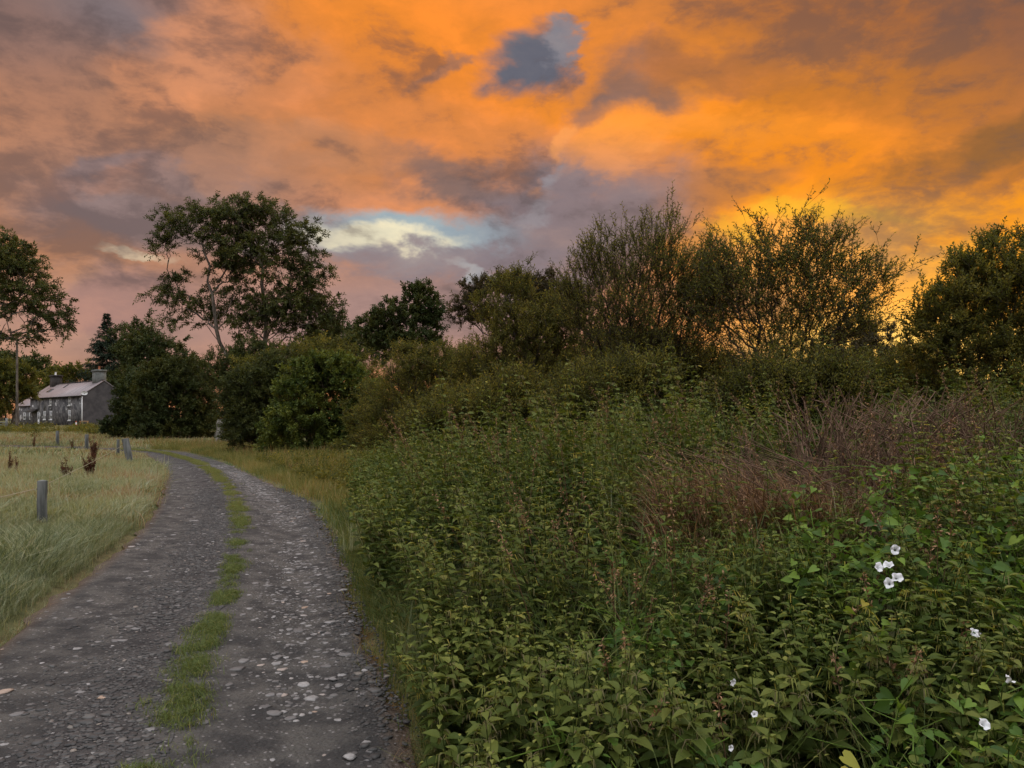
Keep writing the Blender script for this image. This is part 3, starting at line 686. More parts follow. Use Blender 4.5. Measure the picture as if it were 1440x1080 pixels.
# --- trees on the skyline, centre
SK = 'trees on the far skyline behind the bushes'
plant('skyline_tree', 'dark lumpy tree on the skyline with a smaller crown stacked on its right side', 'tree', 74, 565, [(560,455,44,34), (530,470,30,28), (590,420,26,20), (600,440,22,24), (575,485,50,24), (606,465,16,24)], 560, 15, SK, fork=.3, seg=.8, r0=.016, twigs=5, twlen=.75, nl=12, L=.28, W=.15, matL=M_dark, matB=M_barkd, shell=.5)
plant('skyline_tree', 'brownish flat topped spreading tree on the skyline left of the tall willows', 'tree', 80, 720, [(700,408,56,18), (740,400,60,14), (665,425,34,20), (760,425,60,26), (690,445,40,16), (655,445,22,14), (790,430,40,30), (700,465,20,16)], 560, 16, SK, fork=.3, seg=.9, r0=.018, twigs=5, twlen=.9, nl=12, L=.30, W=.13, matL=M_brown, matB=M_barkd, shell=.5, up=0)
plant('skyline_tree', 'dark dome shaped tree low on the skyline between the willow and the right hand thicket', 'tree', 70, 1212, [(1212,475,50,26), (1190,500,60,30), (1240,500,40,30), (1180,530,60,24)], 460, 17, SK, fork=.3, seg=.8, r0=.016, twigs=5, twlen=.7, nl=12, L=.26, W=.12, matL=M_brown, matB=M_barkd)
plant('skyline_tree', 'low far tree behind the gap between ash and bright green bush', 'tree', 90, 480, [(470,480,40,26), (520,490,40,22), (440,500,40,20)], 260, 18, SK, fork=.3, seg=1, r0=.02, twigs=5, twlen=1., nl=10, L=.4, W=.2, matL=M_dark, matB=M_barkd)
# --- the long willow hedge on the right, back row (dense) then front row (fine leaves)
WH = 'willow bushes of the roadside thicket'
back = [(560,545,26,'back of the thicket beside the bright green bush'), (650,540,26,'back of the thicket under the lumpy skyline tree'), (740,510,22,'back of the thicket under the flat topped skyline tree'),
        (850,490,18,'back of the thicket under the left tall willow'), (960,520,17,'back of the thicket between the two tall willows'), (1075,545,17,'back of the thicket under the right tall willow'), (1180,572,17,'back of the thicket under the dome shaped tree'),
        (1300,572,19,'back of the thicket behind the right hand bush')]
for q, (u, v, d, lab) in enumerate(back):
    plant('thicket_bush', 'dense olive bush at the '+lab, 'bush', d, u, [(u-20,v+30,62,40), (u+30,v+20,56,46), (u,v+60,80,40), (u+10,v,36,24), (u-10,v+95,80,36), (u+50,v+80,50,40)], 900, 30+q, WH, nstem=6, seg=.3, r0=.006, twigs=5, twlen=.3, nl=11, L=.11 if d > 20 else .085, W=.04 if d > 20 else .034, matL=M_will, matB=M_twig, tint=(0, .6), shell=.6)
plant('willow_bush', 'fine leaved willow bush where the thicket meets the green bush at the track side', 'willow', 19, 590, [(590,530,48,40), (540,580,34,40), (600,590,60,40), (640,520,50,36), (570,500,24,14), (560,620,60,22), (620,615,50,24)], 1600, 19, nstem=8, seg=.25, r0=.0045, twigs=5, twlen=.3, nl=12, L=.062, W=.02, matL=M_will, matB=M_twig, tint=(.2, .95), up=.6)
plant('willow_bush', 'arching willow bush with a long bare horizontal bough, left of the tall willows', 'willow', 15, 740, [(740,470,62,60), (700,520,60,50), (790,470,50,60), (760,550,80,36), (680,440,20,20), (720,410,34,24), (640,560,30,26), (700,590,90,30), (800,580,60,34)], 1900, 20, nstem=8, seg=.25, r0=.004, twigs=5, twlen=.28, nl=12, L=.056, W=.018, matL=M_will, matB=M_twig, tint=(.2, .95), up=.6,
  extra=[(742,372), (722,400), (690,425)], limbs=[([(800,550), (780,540), (740,546), (705,552)], -.5)])
plant('tall_willow', 'tall loose willow, the left of two, its thin shoots spiking above the skyline', 'willow', 11.8, 880, [(900,400,70,60), (870,440,70,60), (850,360,36,40), (920,360,50,50), (960,420,50,60), (900,490,90,60), (820,430,34,50), (945,330,16,34), (985,400,20,50), (800,420,24,40), (980,430,44,70), (1000,380,30,44), (830,380,30,40)], 3000, 21, 'tall willows above the thicket',
  nstem=9, seg=.22, r0=.0022, twigs=2, twlen=.27, nl=8, L=.049, W=.016, matL=M_will, matB=M_twig, tint=(.1, .9), inner=1, shell=.45, up=.9, spread=.6, w=.5, fork=.3, ex=2.1,
  extra=[(945,278), (938,290), (950,300), (905,318), (883,308), (878,330), (828,345), (815,372), (862,325), (925,330), (968,325), (935,315), (820,350), (975,340), (800,392)])
plant('tall_willow', 'tall spreading willow, the right of two, with bare arching shoots against the orange sky', 'willow', 11.2, 1085, [(1080,400,70,60), (1120,370,60,44), (1180,390,60,44), (1040,430,60,60), (1150,440,80,50), (1220,400,34,36), (1070,340,30,24), (1100,500,80,50), (1010,380,24,40), (1130,320,20,22), (1250,385,20,14), (1000,440,40,50), (1200,450,50,34), (1015,400,40,60), (1160,340,40,24)], 3000, 22, 'tall willows above the thicket',
  nstem=9, seg=.22, r0=.0022, twigs=2, twlen=.27, nl=7, L=.052, W=.0185, matL=M_will, matB=M_twig, tint=(.1, .9), inner=1, shell=.45, up=.5, spread=.8, w=.45, fork=.3, ex=2.1,
  extra=[(1137,284), (1125,296), (1050,296), (1068,308), (1090,306), (1137,306), (1182,330), (1198,328), (1228,332), (1240,350), (1285,372), (1272,365), (1010,322), (1030,312), (1000,330), (1262,388), (1160,330), (1055,310)])
plant('willow_thicket', 'dense tall thicket bush filling the right edge of the picture', 'willow', 11.5, 1400, [(1390,420,70,60), (1450,400,80,66), (1340,440,50,44), (1330,490,60,44), (1420,490,90,60), (1520,440,80,90), (1360,380,30,26), (1390,350,16,18), (1300,450,24,30), (1400,560,110,50), (1310,540,40,40)], 2600, 23,
  nstem=10, seg=.22, r0=.0028, twigs=4, twlen=.24, nl=12, L=.06, W=.022, matL=M_will, matB=M_twig, tint=(.15, .95), up=.8, spread=.7, w=.45,
  extra=[(1398,335), (1385,342), (1408,345), (1372,352), (1430,340), (1440,345), (1350,372), (1330,385), (1310,400), (1420,338)])
plant('willow_bush', 'low dark willow bush between the right tall willow and the right edge thicket', 'willow', 13.5, 1250, [(1240,545,60,36), (1290,530,40,36), (1200,550,60,34), (1280,570,80,40), (1200,585,60,30)], 1500, 24, nstem=8, seg=.25, r0=.004, shell=.85, inner=0, twigs=4, twlen=.42, nl=15, L=.06, W=.02, matL=M_will, matB=M_twig, tint=(.1, .8), up=.6)
plant('willow_bush', 'low willow bush below the two tall willows behind the nettles', 'willow', 12.5, 980, [(970,540,80,40), (900,545,70,40), (1060,560,70,32), (930,500,60,30), (960,590,120,26), (860,570,60,34), (800,590,60,26), (1090,590,70,30)], 2600, 25, nstem=8, seg=.25, r0=.004, shell=.85, inner=0, twigs=4, twlen=.42, nl=15, L=.06, W=.02, matL=M_will, matB=M_twig, tint=(.1, .8), up=.6)
plant('willow_bush', 'low willow bush with yellowing leaves just behind the left half of the nettles', 'willow', 12.6, 690, [(680,590,70,30), (620,600,50,26), (760,585,60,34), (720,560,40,24)], 1500, 26, nstem=9, seg=.25, r0=.004, shell=.85, inner=0, twigs=4, twlen=.42, nl=15, L=.058, W=.019, matL=M_will, matB=M_twig, tint=(.2, .97), up=.6)
plant('willow_bush', 'low willow bush just behind the nettles under the left tall willow', 'willow', 10.6, 860, [(860,560,60,36), (900,545,50,30), (820,580,50,30)], 1100, 27, nstem=9, seg=.25, r0=.004, shell=.85, inner=0, twigs=4, twlen=.42, nl=15, L=.055, W=.018, matL=M_will, matB=M_twig, tint=(.1, .9), up=.7)
plant('willow_bush', 'low willow bush just behind the dead stalks under the right tall willow', 'willow', 10.4, 1110, [(1100,560,70,40), (1160,550,60,34), (1050,570,50,30)], 1300, 28, nstem=9, seg=.25, r0=.004, shell=.85, inner=0, twigs=4, twlen=.42, nl=15, L=.055, W=.018, matL=M_will, matB=M_twig, tint=(.05, .85), up=.7)

# ------------------------------------------------------------------ cottage
def cottage():
    O = np.array([-72., 115., .47]); a = math.atan2(-15, 16.1); root = empty('stone_cottage', O, a)
    tag(root, 'grey stone farm cottage with pale slate roof and two chimneys across the field', 'cottage')
    mw, b, out = newmat('rubble_wall'); g = b.n('ShaderNodeTexCoord').outputs['Object']
    # rubble: darker and paler stones with limewash left in patches
    gw = b.vmath('ADD', g, b.vmath('MULTIPLY', b.noise(g, 3, 2, .5, 0, 'Color'), (.15, .15, .15)))
    vc = b.n('ShaderNodeSeparateColor'); b.put(vc.inputs[0], b.voro(gw, 2.6, 'F1', 'Color')); ve = b.voro(gw, 2.6, 'DISTANCE_TO_EDGE')
    c = b.ramp(vc.outputs[0], [(0, (.06, .06, .065)), (.6, (.12, .118, .12)), (1, (.19, .185, .18))])
    patch = b.rng(b.noise(g, .38, 2, .5), .5, .56, 0, 1)
    white = b.math('MULTIPLY', b.math('GREATER_THAN', vc.outputs[1], .92), patch)
    c = b.mix(white, c, (.62, .62, .62)); c = b.mix(b.rng(ve, .03, .0, 0, .6), c, (.14, .135, .13))
    p = principled(b, c, .9, .1, ve, .5, .05); b.nt.links.new(p.outputs[0], out.inputs[0])
    mg = solid('render_grey', (.10, .095, .095), (.065, .062, .065), 1.2, .95, .1)
    mr, b, out = newmat('slate'); g = b.n('ShaderNodeTexCoord').outputs['Object']
    br = b.n('ShaderNodeTexBrick'); b.put(br.inputs['Vector'], b.vmath('MULTIPLY', g, (1, 1.2, 0))); br.inputs['Scale'].default_value = 3; br.inputs['Mortar Size'].default_value = .012
    b.put(br.inputs['Color1'], (.34, .29, .29)); b.put(br.inputs['Color2'], (.25, .215, .22)); b.put(br.inputs['Mortar'], (.12, .10, .10))
    st = b.noise(b.vmath('MULTIPLY', g, (1.6, .25, .2)), 1.3, 5, .65)
    c = b.mix(b.rng(st, .42, .62, 0, .8, True), br.outputs['Color'], (.19, .165, .17)); p = principled(b, c, .5, .4, br.outputs['Fac'], -.3, .01); b.nt.links.new(p.outputs[0], out.inputs[0])
    mwh = solid('white_paint', (.78, .8, .8), (.6, .62, .62), 3, .5, .3); mgl = solid('window_glass', (.03, .035, .04), (.05, .055, .06), 2, .12, .6, 0)
    mdk = solid('dark_timber', (.05, .045, .04), (.03, .026, .024), 3, .8); mch = solid('chimney_render', (.17, .18, .17), (.11, .12, .11), 2.5, .9); mpot = solid('terracotta', (.42, .16, .08), None, 4, .8)
    Lh, Dp, He, Hr = 22.0, 5.4, 4.1, 6.05
    S = Soup()
    # front wall built round its openings
    ops = [(3.5, 4.4, 0, 2.05), (6.3, 7.25, .95, 2.15), (9.1, 10.05, .95, 2.15), (16.8, 17.7, .85, 2.2), (8.9, 9.8, 2.95, 3.85), (16.8, 17.7, 2.85, 4.0)]
    def wall(x0, x1, h, ops, y=0, t=.4):
        xs_ = sorted({x0, x1, *[q for o in ops for q in o[:2]]})
        for p, q in zip(xs_[:-1], xs_[1:]):
            cut = sorted([(o[2], o[3]) for o in ops if o[0] <= p+.001 and o[1] >= q-.001]); z = -.4
            for lo, hi in cut:
                if lo > z: box(S, (p, y, z), (q, y+t, lo))
                z = hi
            box(S, (p, y, z), (q, y+t, h))
    wall(0, Lh, He, ops); box(S, (0, Dp-.4, -.4), (Lh, Dp, He)); S.obj('wall', mw, root)
    for x0, x1 in ((-.003, .4), (Lh-.4, Lh+.003)):
        S = Soup(); v = np.array([(x0, .003, -.4), (x0, Dp-.003, -.4), (x0, Dp-.003, He), (x0, Dp/2, Hr), (x0, .003, He)]); w = v.copy(); w[:, 0] = x1
        S.add(np.r_[v, w], [[0, 1, 6, 5], [1, 2, 7, 6], [2, 3, 8, 7], [3, 4, 9, 8], [4, 0, 5, 9]]); S.add(v, [[0, 2, 1], [0, 3, 2], [0, 4, 3]]); S.add(w, [[0, 1, 2], [0, 2, 3], [0, 3, 4]]); S.obj('gable', mg, root)
    S = Soup(); ov = .22; sl_ = (Hr-He)/(Dp/2)
    for sgn in (0, 1):
        f = lambda y: (y if not sgn else Dp-y)
        a0, z0, a1, z1 = -ov, He-ov*sl_+.05, Dp/2, Hr+.05
        v = [(-.15, f(a0), z0), (Lh+.12, f(a0), z0), (Lh+.12, f(a1), z1), (-.15, f(a1), z1)]; v = v+[(p[0], p[1], p[2]+.09) for p in v]
        S.add(v, [[0,1,2,3],[4,7,6,5],[0,4,5,1],[1,5,6,2],[2,6,7,3],[3,7,4,0]])
    rf = S.obj('roof', mr, root)
    S = Soup(); box(S, (-.15, Dp/2-.13, Hr+.13), (Lh+.12, Dp/2+.13, Hr+.2)); S.obj('ridge_tiles', mg, rf)
    for x0, yy in ((4.2, .9), (9.0, 1.7)):
        S = Soup(); z = He+yy*sl_+.15; box(S, (x0, yy, z), (x0+(1.6 if yy < 1 else .7), yy+.01, z+.02)); S = Soup(); Lq = 1.5 if yy < 1 else .6
        v = [(x0, yy, z), (x0+Lq, yy, z), (x0+Lq, yy+.6, z+.6*sl_), (x0, yy+.6, z+.6*sl_)]; v = v+[(p[0], p[1], p[2]+.07) for p in v]
        S.add(v, [[0,3,2,1],[4,5,6,7],[0,1,5,4],[1,2,6,5],[2,3,7,6],[3,0,4,7]]); S.obj('skylight', mgl, rf)
    for k, (x0, x1, hh, pot) in enumerate(((19.3, 21.2, 1.55, True), (1.6, 3.6, 1.5, False))):
        S = Soup(); box(S, (x0, Dp/2-.55, Hr-.6), (x1, Dp/2+.55, Hr+hh-.25)); box(S, (x0-.1, Dp/2-.65, Hr+hh-.25), (x1+.1, Dp/2+.65, Hr+hh)); ch = S.obj('chimney', mch if k == 0 else mdk, rf)
        for q in ((.0,) if pot else (-.2,)):
            S = Soup(); xx = (x0+x1)/2+q; curves(S, np.array([[(xx, Dp/2, Hr+hh), (xx, Dp/2, Hr+hh+.25), (xx, Dp/2, Hr+hh+.42), (xx, Dp/2, Hr+hh+.5)]]), np.array([[.16, .13, .13, .16]]), 10); S.obj('chimney_pot', mpot if pot else mwh, ch)
    for k, (x0, x1, z0, z1) in enumerate(ops):
        t = .09; S = Soup(); y0, y1 = -.012, .06
        for lo, hi in (((x0, y0, z0), (x0+t, y1, z1)), ((x1-t, y0, z0), (x1, y1, z1)), ((x0+t, y0, z1-t), (x1-t, y1, z1))): box(S, lo, hi)
        if k:
            box(S, (x0+t, y0, z0), (x1-t, y1, z0+t)); zm = (z0+z1)/2; box(S, (x0+t, y0-.01, zm-.05), (x1-t, y1, zm+.05)); xm = (x0+x1)/2; box(S, (xm-.03, y0+.01, z0+t), (xm+.03, y1-.02, zm-.05)); box(S, (xm-.03, y0+.01, zm+.05), (xm+.03, y1-.02, z1-t))
            wn = S.obj('window', mwh, root); S = Soup(); box(S, (x0+t, .012, z0+t), (x1-t, .03, z1-t)); S.obj('pane', mgl, wn)
            S = Soup(); box(S, (x0-.12, -.1, z0-.13), (x1+.12, .05, z0-.003)); S.obj('sill', mwh, wn)
            pass
        else:
            fr = S.obj('door_frame', mwh, root); S = Soup(); box(S, (x0+t, .0, z0), (x1-t, .05, z0+.95)); box(S, (x0+t, .0, z0+.95), (x0+t+.14, .05, z1-t)); box(S, (x1-t-.12, .0, z0+.95), (x1-t, .05, z1-t)); dr = S.obj('door', mwh, root)
            S = Soup(); box(S, (x0+t+.14, .02, z0+.95), (x1-t-.12, .04, z1-t)); S.obj('pane', mgl, dr); S = Soup(); box(S, (x0+.2, -.05, .85), (x0+.32, -.003, .9)); S.obj('handle', mdk, dr)
    S = Soup(); box(S, (.4, -.75, 2.35), (3.6, -.02, 2.45)); S.V[0][:, 2] += np.where(S.V[0][:, 1] < -.5, -.35, .0); S.obj('porch_roof', mdk, root)
    S = Soup(); box(S, (0, -.36, He-.14), (Lh, -.24, He-.03)); S.obj('gutter', mdk, root)
    S = Soup(); box(S, (Lh-.003, -.05, -.2), (Lh+.07, .06, He-.1)); S.obj('corner_stones', mwh, root)
    # dish on the gable
    S = Soup(); rr = np.linspace(0, .42, 5); th = np.arange(16)/16*2*PI; v = np.array([[.3+.25*(r/.42)**2*.5, .15+r*math.cos(t), He+.28+r*.62*math.sin(t)] for r in rr for t in th]); f = [[i*16+j, i*16+(j+1) % 16, (i+1)*16+(j+1) % 16, (i+1)*16+j] for i in range(4) for j in range(16)]
    v[:, 0] += Lh; S.add(v, f); ds = S.obj('satellite_dish', mwh, root, True); S = Soup(); tubes(S, [(Lh, .15, He+.1)], [(Lh+.32, .15, He+.26)], .03, .03); tubes(S, [(Lh+.3, .15, He+.2)], [(Lh+.75, .15, He+.2)], .015, .015); S.obj('dish_arm', mdk, ds)
    # lower wing
    S = Soup(); box(S, (-9, .6, -.4), (-.01, .95, 3.1)); box(S, (-9, 4.2, -.4), (-.01, 4.55, 3.1)); v = np.array([(-9.003, .6, -.4), (-9.003, 4.55, -.4), (-9.003, 4.55, 3.1), (-9.003, 2.6, 4.5), (-9.003, .6, 3.1)]); w = v+[.35, 0, 0]
    S.add(np.r_[v, w], [[0, 1, 6, 5], [1, 2, 7, 6], [2, 3, 8, 7], [3, 4, 9, 8], [4, 0, 5, 9]]); S.add(v, [[0, 2, 1], [0, 3, 2], [0, 4, 3]]); S.obj('wing_wall', mw, root)
    S = Soup()
    for ya, yb in ((.35, 2.6), (4.8, 2.6)):
        v = [(-9.2, ya, 2.95), (-.02, ya, 2.95), (-.02, yb, 4.55), (-9.2, yb, 4.55)]; v = v+[(p[0], p[1], p[2]+.08) for p in v]; S.add(v, [[0,1,2,3],[4,7,6,5],[0,4,5,1],[1,5,6,2],[2,6,7,3],[3,7,4,0]])
    S.obj('wing_roof', mr, root)
    for x0 in (-2.4, -5.4):
        S = Soup(); z0, z1 = .9, 2.0
        for lo, hi in (((x0, .5, z0), (x0+.9, .6, z0+.12)), ((x0, .5, z1-.12), (x0+.9, .6, z1)), ((x0, .5, z0+.12), (x0+.1, .6, z1-.12)), ((x0+.8, .5, z0+.12), (x0+.9, .6, z1-.12)), ((x0+.1, .51, 1.42), (x0+.8, .59, 1.5))): box(S, lo, hi)
        wn = S.obj('window', mwh, root); S = Soup(); box(S, (x0+.1, .56, z0+.12), (x0+.8, .595, z1-.12)); S.obj('pane', mgl, wn)
    return root, O, a, (mwh, mdk, mpot)
house, HO, HA, (M_white, M_dk, M_pot) = cottage()
def yard(u, d):      # a spot in the yard
    x = (u-U0)/F*d; return np.array([x, d, ground_at(x, d)])
def cone():
    root = empty('traffic_cone', yard(107, 97)); mo = solid('cone_orange', (.75, .13, .04), None, 3, .5); S = Soup(); box(S, (-.2, -.2, 0), (.2, .2, .04)); S.obj('base', mo, root)
    S = Soup(); curves(S, np.array([[(0, 0, .04), (0, 0, .35), (0, 0, .62), (0, 0, .78)]]), np.array([[.15, .105, .068, .04]]), 12); S.obj('cone_body', mo, root)
    S = Soup(); curves(S, np.array([[(0, 0, .35), (0, 0, .62)]]), np.array([[.112, .077]]), 12); S.obj('reflective_band', M_white, root); tag(root, 'orange and white traffic cone in front of the cottage', 'traffic cone')
cone()
mt = solid('pine_timber', (.5, .32, .17), (.36, .22, .12), 5, .8)
def yardtable(name, label, cat, P, Lx, Dy, H, m, rz, slab=.06, legs=.07, top=True, rail=False):
    root = empty(name, P, rz); 
    if top: S = Soup(); box(S, (-Lx/2, -Dy/2, H-slab), (Lx/2, Dy/2, H)); S.obj('top', m, root)
    if rail: S = Soup(); box(S, (-Lx/2, -.03, .12), (Lx/2, .03, .2)); S.obj('rail', m, root)
    for sx in (-1, 1):
        for sy in (-1, 1):
            S = Soup(); x, y = sx*(Lx/2-legs), sy*(Dy/2-legs/2-.01); box(S, (x-legs/2, y-legs/2, -.05), (x+legs/2, y+legs/2, H-slab-.002)); S.obj('leg', m, root)
    return tag(root, label, cat)
yardtable('sawhorse', 'bare timber trestle frame standing beside the cottage corner', 'trestle', yard(118, 96.5), 1.0, .25, .8, mt, .1, slab=.08, rail=True)
yardtable('garden_table', 'dark garden table against the cottage wall behind the traffic cone', 'table', yard(102, 98.5), 1.1, .6, .75, M_dk, HA)
yardtable('garden_bench', 'low dark bench against the cottage wall below its middle windows', 'bench', yard(77, 104), 2.0, .5, .5, M_dk, HA, slab=.35)
# yard gate posts on the left edge
def gate():
    P = yard(8, 86); root = empty('field_gate', P); m = solid('weathered_rail', (.22, .23, .22), (.14, .15, .14), 4, .9)
    S = Soup(); box(S, (0, -.08, -.1), (.2, .08, 1.15)); S.obj('gate_post', m, root)
    S = Soup()
    for z in (.35, .6): box(S, (-3, -.03, z), (-.003, .03, z+.08))
    S.obj('rail', m, root); tag(root, 'grey timber gate post and rails at the left edge below the cottage', 'gate')
gate()
# pole
def pole():
    d = 84; P = yard(24, d); root = empty('utility_pole', P); S = Soup(); H = CZ+(H0-478)/F*d-P[2]; curves(S, np.array([[(0, 0, -.3), (0, 0, H*.5), (0, 0, H)]]), np.array([[.15, .125, .1]]), 10); S.obj('pole', M_bark, root, True)
    S = Soup(); box(S, (-.11, -.16, H-.55), (.11, -.11, H-.3)); S.obj('plate', M_dk, root); S = Soup(); curves(S, np.array([[(0, 0, H), (0, 0, H+.1), (0, 0, H+.2)]]), np.array([[.05, .07, .03]]), 8); S.obj('insulator', M_white, root)
    tag(root, 'thin wooden utility pole in front of the left end of the cottage', 'utility pole')
pole()
# ------------------------------------------------------------------ field fence
M_post = solid('weathered_post', (.19, .2, .195), (.07, .075, .07), 7, .9, .1, .6, .01, (1, 1, .15)); M_black = solid('black_plastic', (.015, .015, .016), None, 3, .4); M_rope = solid('fence_rope', (.4, .35, .24), (.28, .24, .16), 20, .8)
FP = []
def post(u, vtop, vbase, d, w, label, lean=(0, 0), ins=None, dark=False):
    x = (u-U0)/F*d; z = ground_at(x, d); H = CZ+(H0-vtop)/F*d-z; root = empty('fence_post', (x, d, z)); rg = rs(int(u)); S = Soup()
    n = 7; zz = np.linspace(-.15, H, n); c = np.stack([lean[0]*zz+rg.normal(size=n)*.003, lean[1]*zz, zz], 1)[None]; curves(S, c, (w*(1+rg.normal(size=n)*.03))[None], 10); S.V[0][:, :2] += np.tile(np.array([[.12*w*(1 if k % 5 < 2 else -.6)]*2 for k in range(10)]), (n, 1))
    top = c[0, -1]; ring = S.V[0][-10:]; S.add(np.r_[ring, [top+[0, 0, .012]]], [[k, (k+1) % 10, 10] for k in range(10)]); S.obj('post', M_post, root)
    if dark:      # lower half mossed and dark where it has split
        pass
    hz = H-.12
    if ins:
        S = Soup(); q = np.array([lean[0]*hz-w-.01, -.01, hz]); t = np.linspace(0, 2*PI, 13); curves(S, np.stack([q[0]-.025+.022*np.cos(t), q[1]+t*0, q[2]+.022*np.sin(t)], 1)[None], np.full((1, 13), .007), 5); tubes(S, [q+[-.005, 0, 0]], [q+[.04, 0, 0]], .008, .008); S.obj('insulator', M_black, root)
    FP.append(np.array([x+lean[0]*hz, d, z+hz])); return tag(root, label, 'fence post', 'posts of the field fence')
post(60, 676, 742, 11.2, .066, 'nearest fence post, grey and square topped, with a black ring insulator', ins=True)
post(184, 617, 655, 25.5, .11, 'dark fence post leaning left beside the track at the bend', lean=(-.22, 0), ins=True)
post(122, 611, 632, 38, .09, 'upright grey fence post behind the tallest dock plant', lean=(.02, 0))
post(81, 606, 626, 44, .09, 'far upright grey fence post, between the cottage and the field grass', lean=(0, 0))
post(166, 618, 640, 33, .06, 'slim straw coloured stake just left of the leaning post', lean=(.03, 0))
def rope(a, b, label, sag=.12, r=.0055):
    S = Soup(); t = np.linspace(0, 1, 24)[:, None]; c = a*(1-t)+b*t; c[:, 2] -= sag*4*(t*(1-t))[:, 0]; curves(S, c[None], np.full((1, 24), r), 5); tag(S.obj('fence_rope', M_rope), label, 'fence rope')
rope(FP[0]-[.1, 0, 0], FP[1]-[.12, 0, .1], 'pale rope strung from the nearest post to the leaning post', .03, .005)
rope(FP[0]-[.1, 0, 0], np.array([-6.2, 4.0, .55]), 'pale rope running from the nearest post out of the picture at left', .05)

# ------------------------------------------------------------------ grass
def blades_tpl(rg, n, hmin, hmax, spread, width, lean, tlo, thi, wind=(.5, -.1), k=4):
    S = Soup(); P = np.c_[rg.normal(size=(n, 2))*spread, np.zeros(n)]; a = rg.uniform(0, 2*PI, n); h = rg.uniform(hmin, hmax, n)
    o = np.stack([np.cos(a), np.sin(a)], 1)*rg.uniform(.1, 1, (n, 1))*lean+np.array(wind)*lean*rg.uniform(.5, 1.3, (n, 1)); u = np.linspace(0, 1, k)
    C = np.empty((n, k, 3)); C[..., :2] = P[:, None, :2]+o[:, None]*(h[:, None]*u**2)[..., None]; C[..., 2] = h[:, None]*(u-.42*np.minimum(1, np.linalg.norm(o, axis=1))[:, None]*u**2.2)
    sd = nrm(np.stack([-o[:, 1], o[:, 0], np.zeros(n)], 1)+rg.normal(size=(n, 3))*.3)
    ribbons(S, C, width*np.array([[1, .85, .6, .12]])[:, :k], sd, rg.uniform(tlo, thi, n)); return template(S)
def scatter_grass(name, label, mat, P, tp, rg, size, tadd, wildrot=True):
    S = Soup(); which = rg.integers(0, len(tp), len(P))
    for q, (V, tf, tt) in enumerate(tp):
        s_ = which == q
        if s_.sum(): inst(S, V, tf, tt, P[s_], rg.normal(size=s_.sum())*.9 if not wildrot else rg.uniform(0, 2*PI, s_.sum()), size[s_], tadd=tadd[s_])
    return tag(S.obj(name, mat), label, 'grass', kind='stuff')
rg = rs(50)
def region(n, umin, umax, d0, d1, rg, power=1.):
    """points in the view wedge, evenly dense on the ground between two distances"""
    d = np.sqrt(rg.uniform(d0**(2*power), d1**(2*power), n)**(1/power)) if power != 1 else np.sqrt(rg.uniform(d0**2, d1**2, n)); u = rg.uniform(umin, umax, n); return (u-U0)/F*d, d
def gz(x, y):
    rd = roaddist(x, y); return hgt(x, y, rd), rd
def brownness(x, y): return sstep(.50, .68, vnoise(x, y, 2.6, 31)*.6+vnoise(x, y, .9, 32)*.4)
def dewy(x, y): return sstep(.35, .6, vnoise(x, y, 1.7, 33))
GT = {}
for nm, (d0, d1, n, cnt, hm, hx, sp_, w, ln) in dict(near=(3.2, 11, 11000, 24, .09, .32, .06, .0065, .7), mid=(11, 26, 15000, 22, .18, .38, .14, .011, .7), far=(26, 100, 13000, 18, .12, .30, .45, .035, .6)).items():
    x, y = region(n, -260, 330, d0, d1, rg); z, (dd, sd_) = gz(x, y); keep = ((sd_ < 0) | (y > 39)) & (dd > -.03); x, y, z, dd = x[keep], y[keep], z[keep], dd[keep]
    tp = [blades_tpl(rs(60+q), cnt, hm, hx, sp_, w, ln, .02, .82, (.5, -.12), k=4) for q in range(5)]
    br = brownness(x, y)*.36; edge = np.exp(-dd/.22)*.30; far_ = sstep(14, 30, y)*.10
    scatter_grass('meadow_grass' , 'long pale dewy meadow grass with straw brown patches left of the track, '+dict(near='close by', mid='beyond the first post', far='stretching to the cottage')[nm], M_grass, np.c_[x, y, z-.01], tp, rg,
       rg.uniform(.6, 1.2, len(x))*(.45+.6*vnoise(x, y, 1.3, 37)+.5*vnoise(x, y, .38, 38))*(.4+.6*sstep(0, .5, dd))*(1-.65*np.exp(-(((x+6.6)/.6)**2+((y-10.4)/1.1)**2)))*np.where((y > 22) & (sd_[keep] < 0), .4+.6*sstep(.3, 3.5, dd), 1), np.maximum(br, edge)+far_+rg.normal(size=len(x))*.05-.16*dewy(x, y)+.02+.16*(vnoise(x, y, 5.5, 35)-.5)-.05*sstep(4, 12, y)*sstep(20, 12, y), wildrot=False)
# verge to the right of the track
x, y = region(16000, 215, 640, 3.0, 46, rg, 1.); 
z, (dd, sd_) = gz(x, y); wv = np.interp(y, [3, 6, 8, 12, 18, 30, 46], [.3, .3, .45, .8, 1.5, 1.9, 2.4]); keep = (sd_ > 0) & (dd > -.04) & (dd < wv); x, y, z, dd = x[keep], y[keep], z[keep], dd[keep]
M_verge = leafmat('verge_grass', [(0, (.035, .06, .02)), (.35, (.075, .11, .03)), (.6, (.16, .17, .05)), (.8, (.30, .25, .09)), (1, (.26, .15, .07))], .5, .3)
tp = [blades_tpl(rs(70+q), 26, .1, .3, .16, .012, .6, .1, .5, (.1, -.2)) for q in range(4)]
scatter_grass('verge_grass', 'short yellow green grass along the right verge of the track', M_verge, np.c_[x, y, z-.01], tp, rg, rg.uniform(.6, 1.1, len(x))*(.5+.5*sstep(0, .4, dd)), sstep(8, 16, y)*.30+np.exp(-dd/.15)*.25+.25*(vnoise(x, y, 1.1, 36)-.4)+rg.normal(size=len(x))*.07)
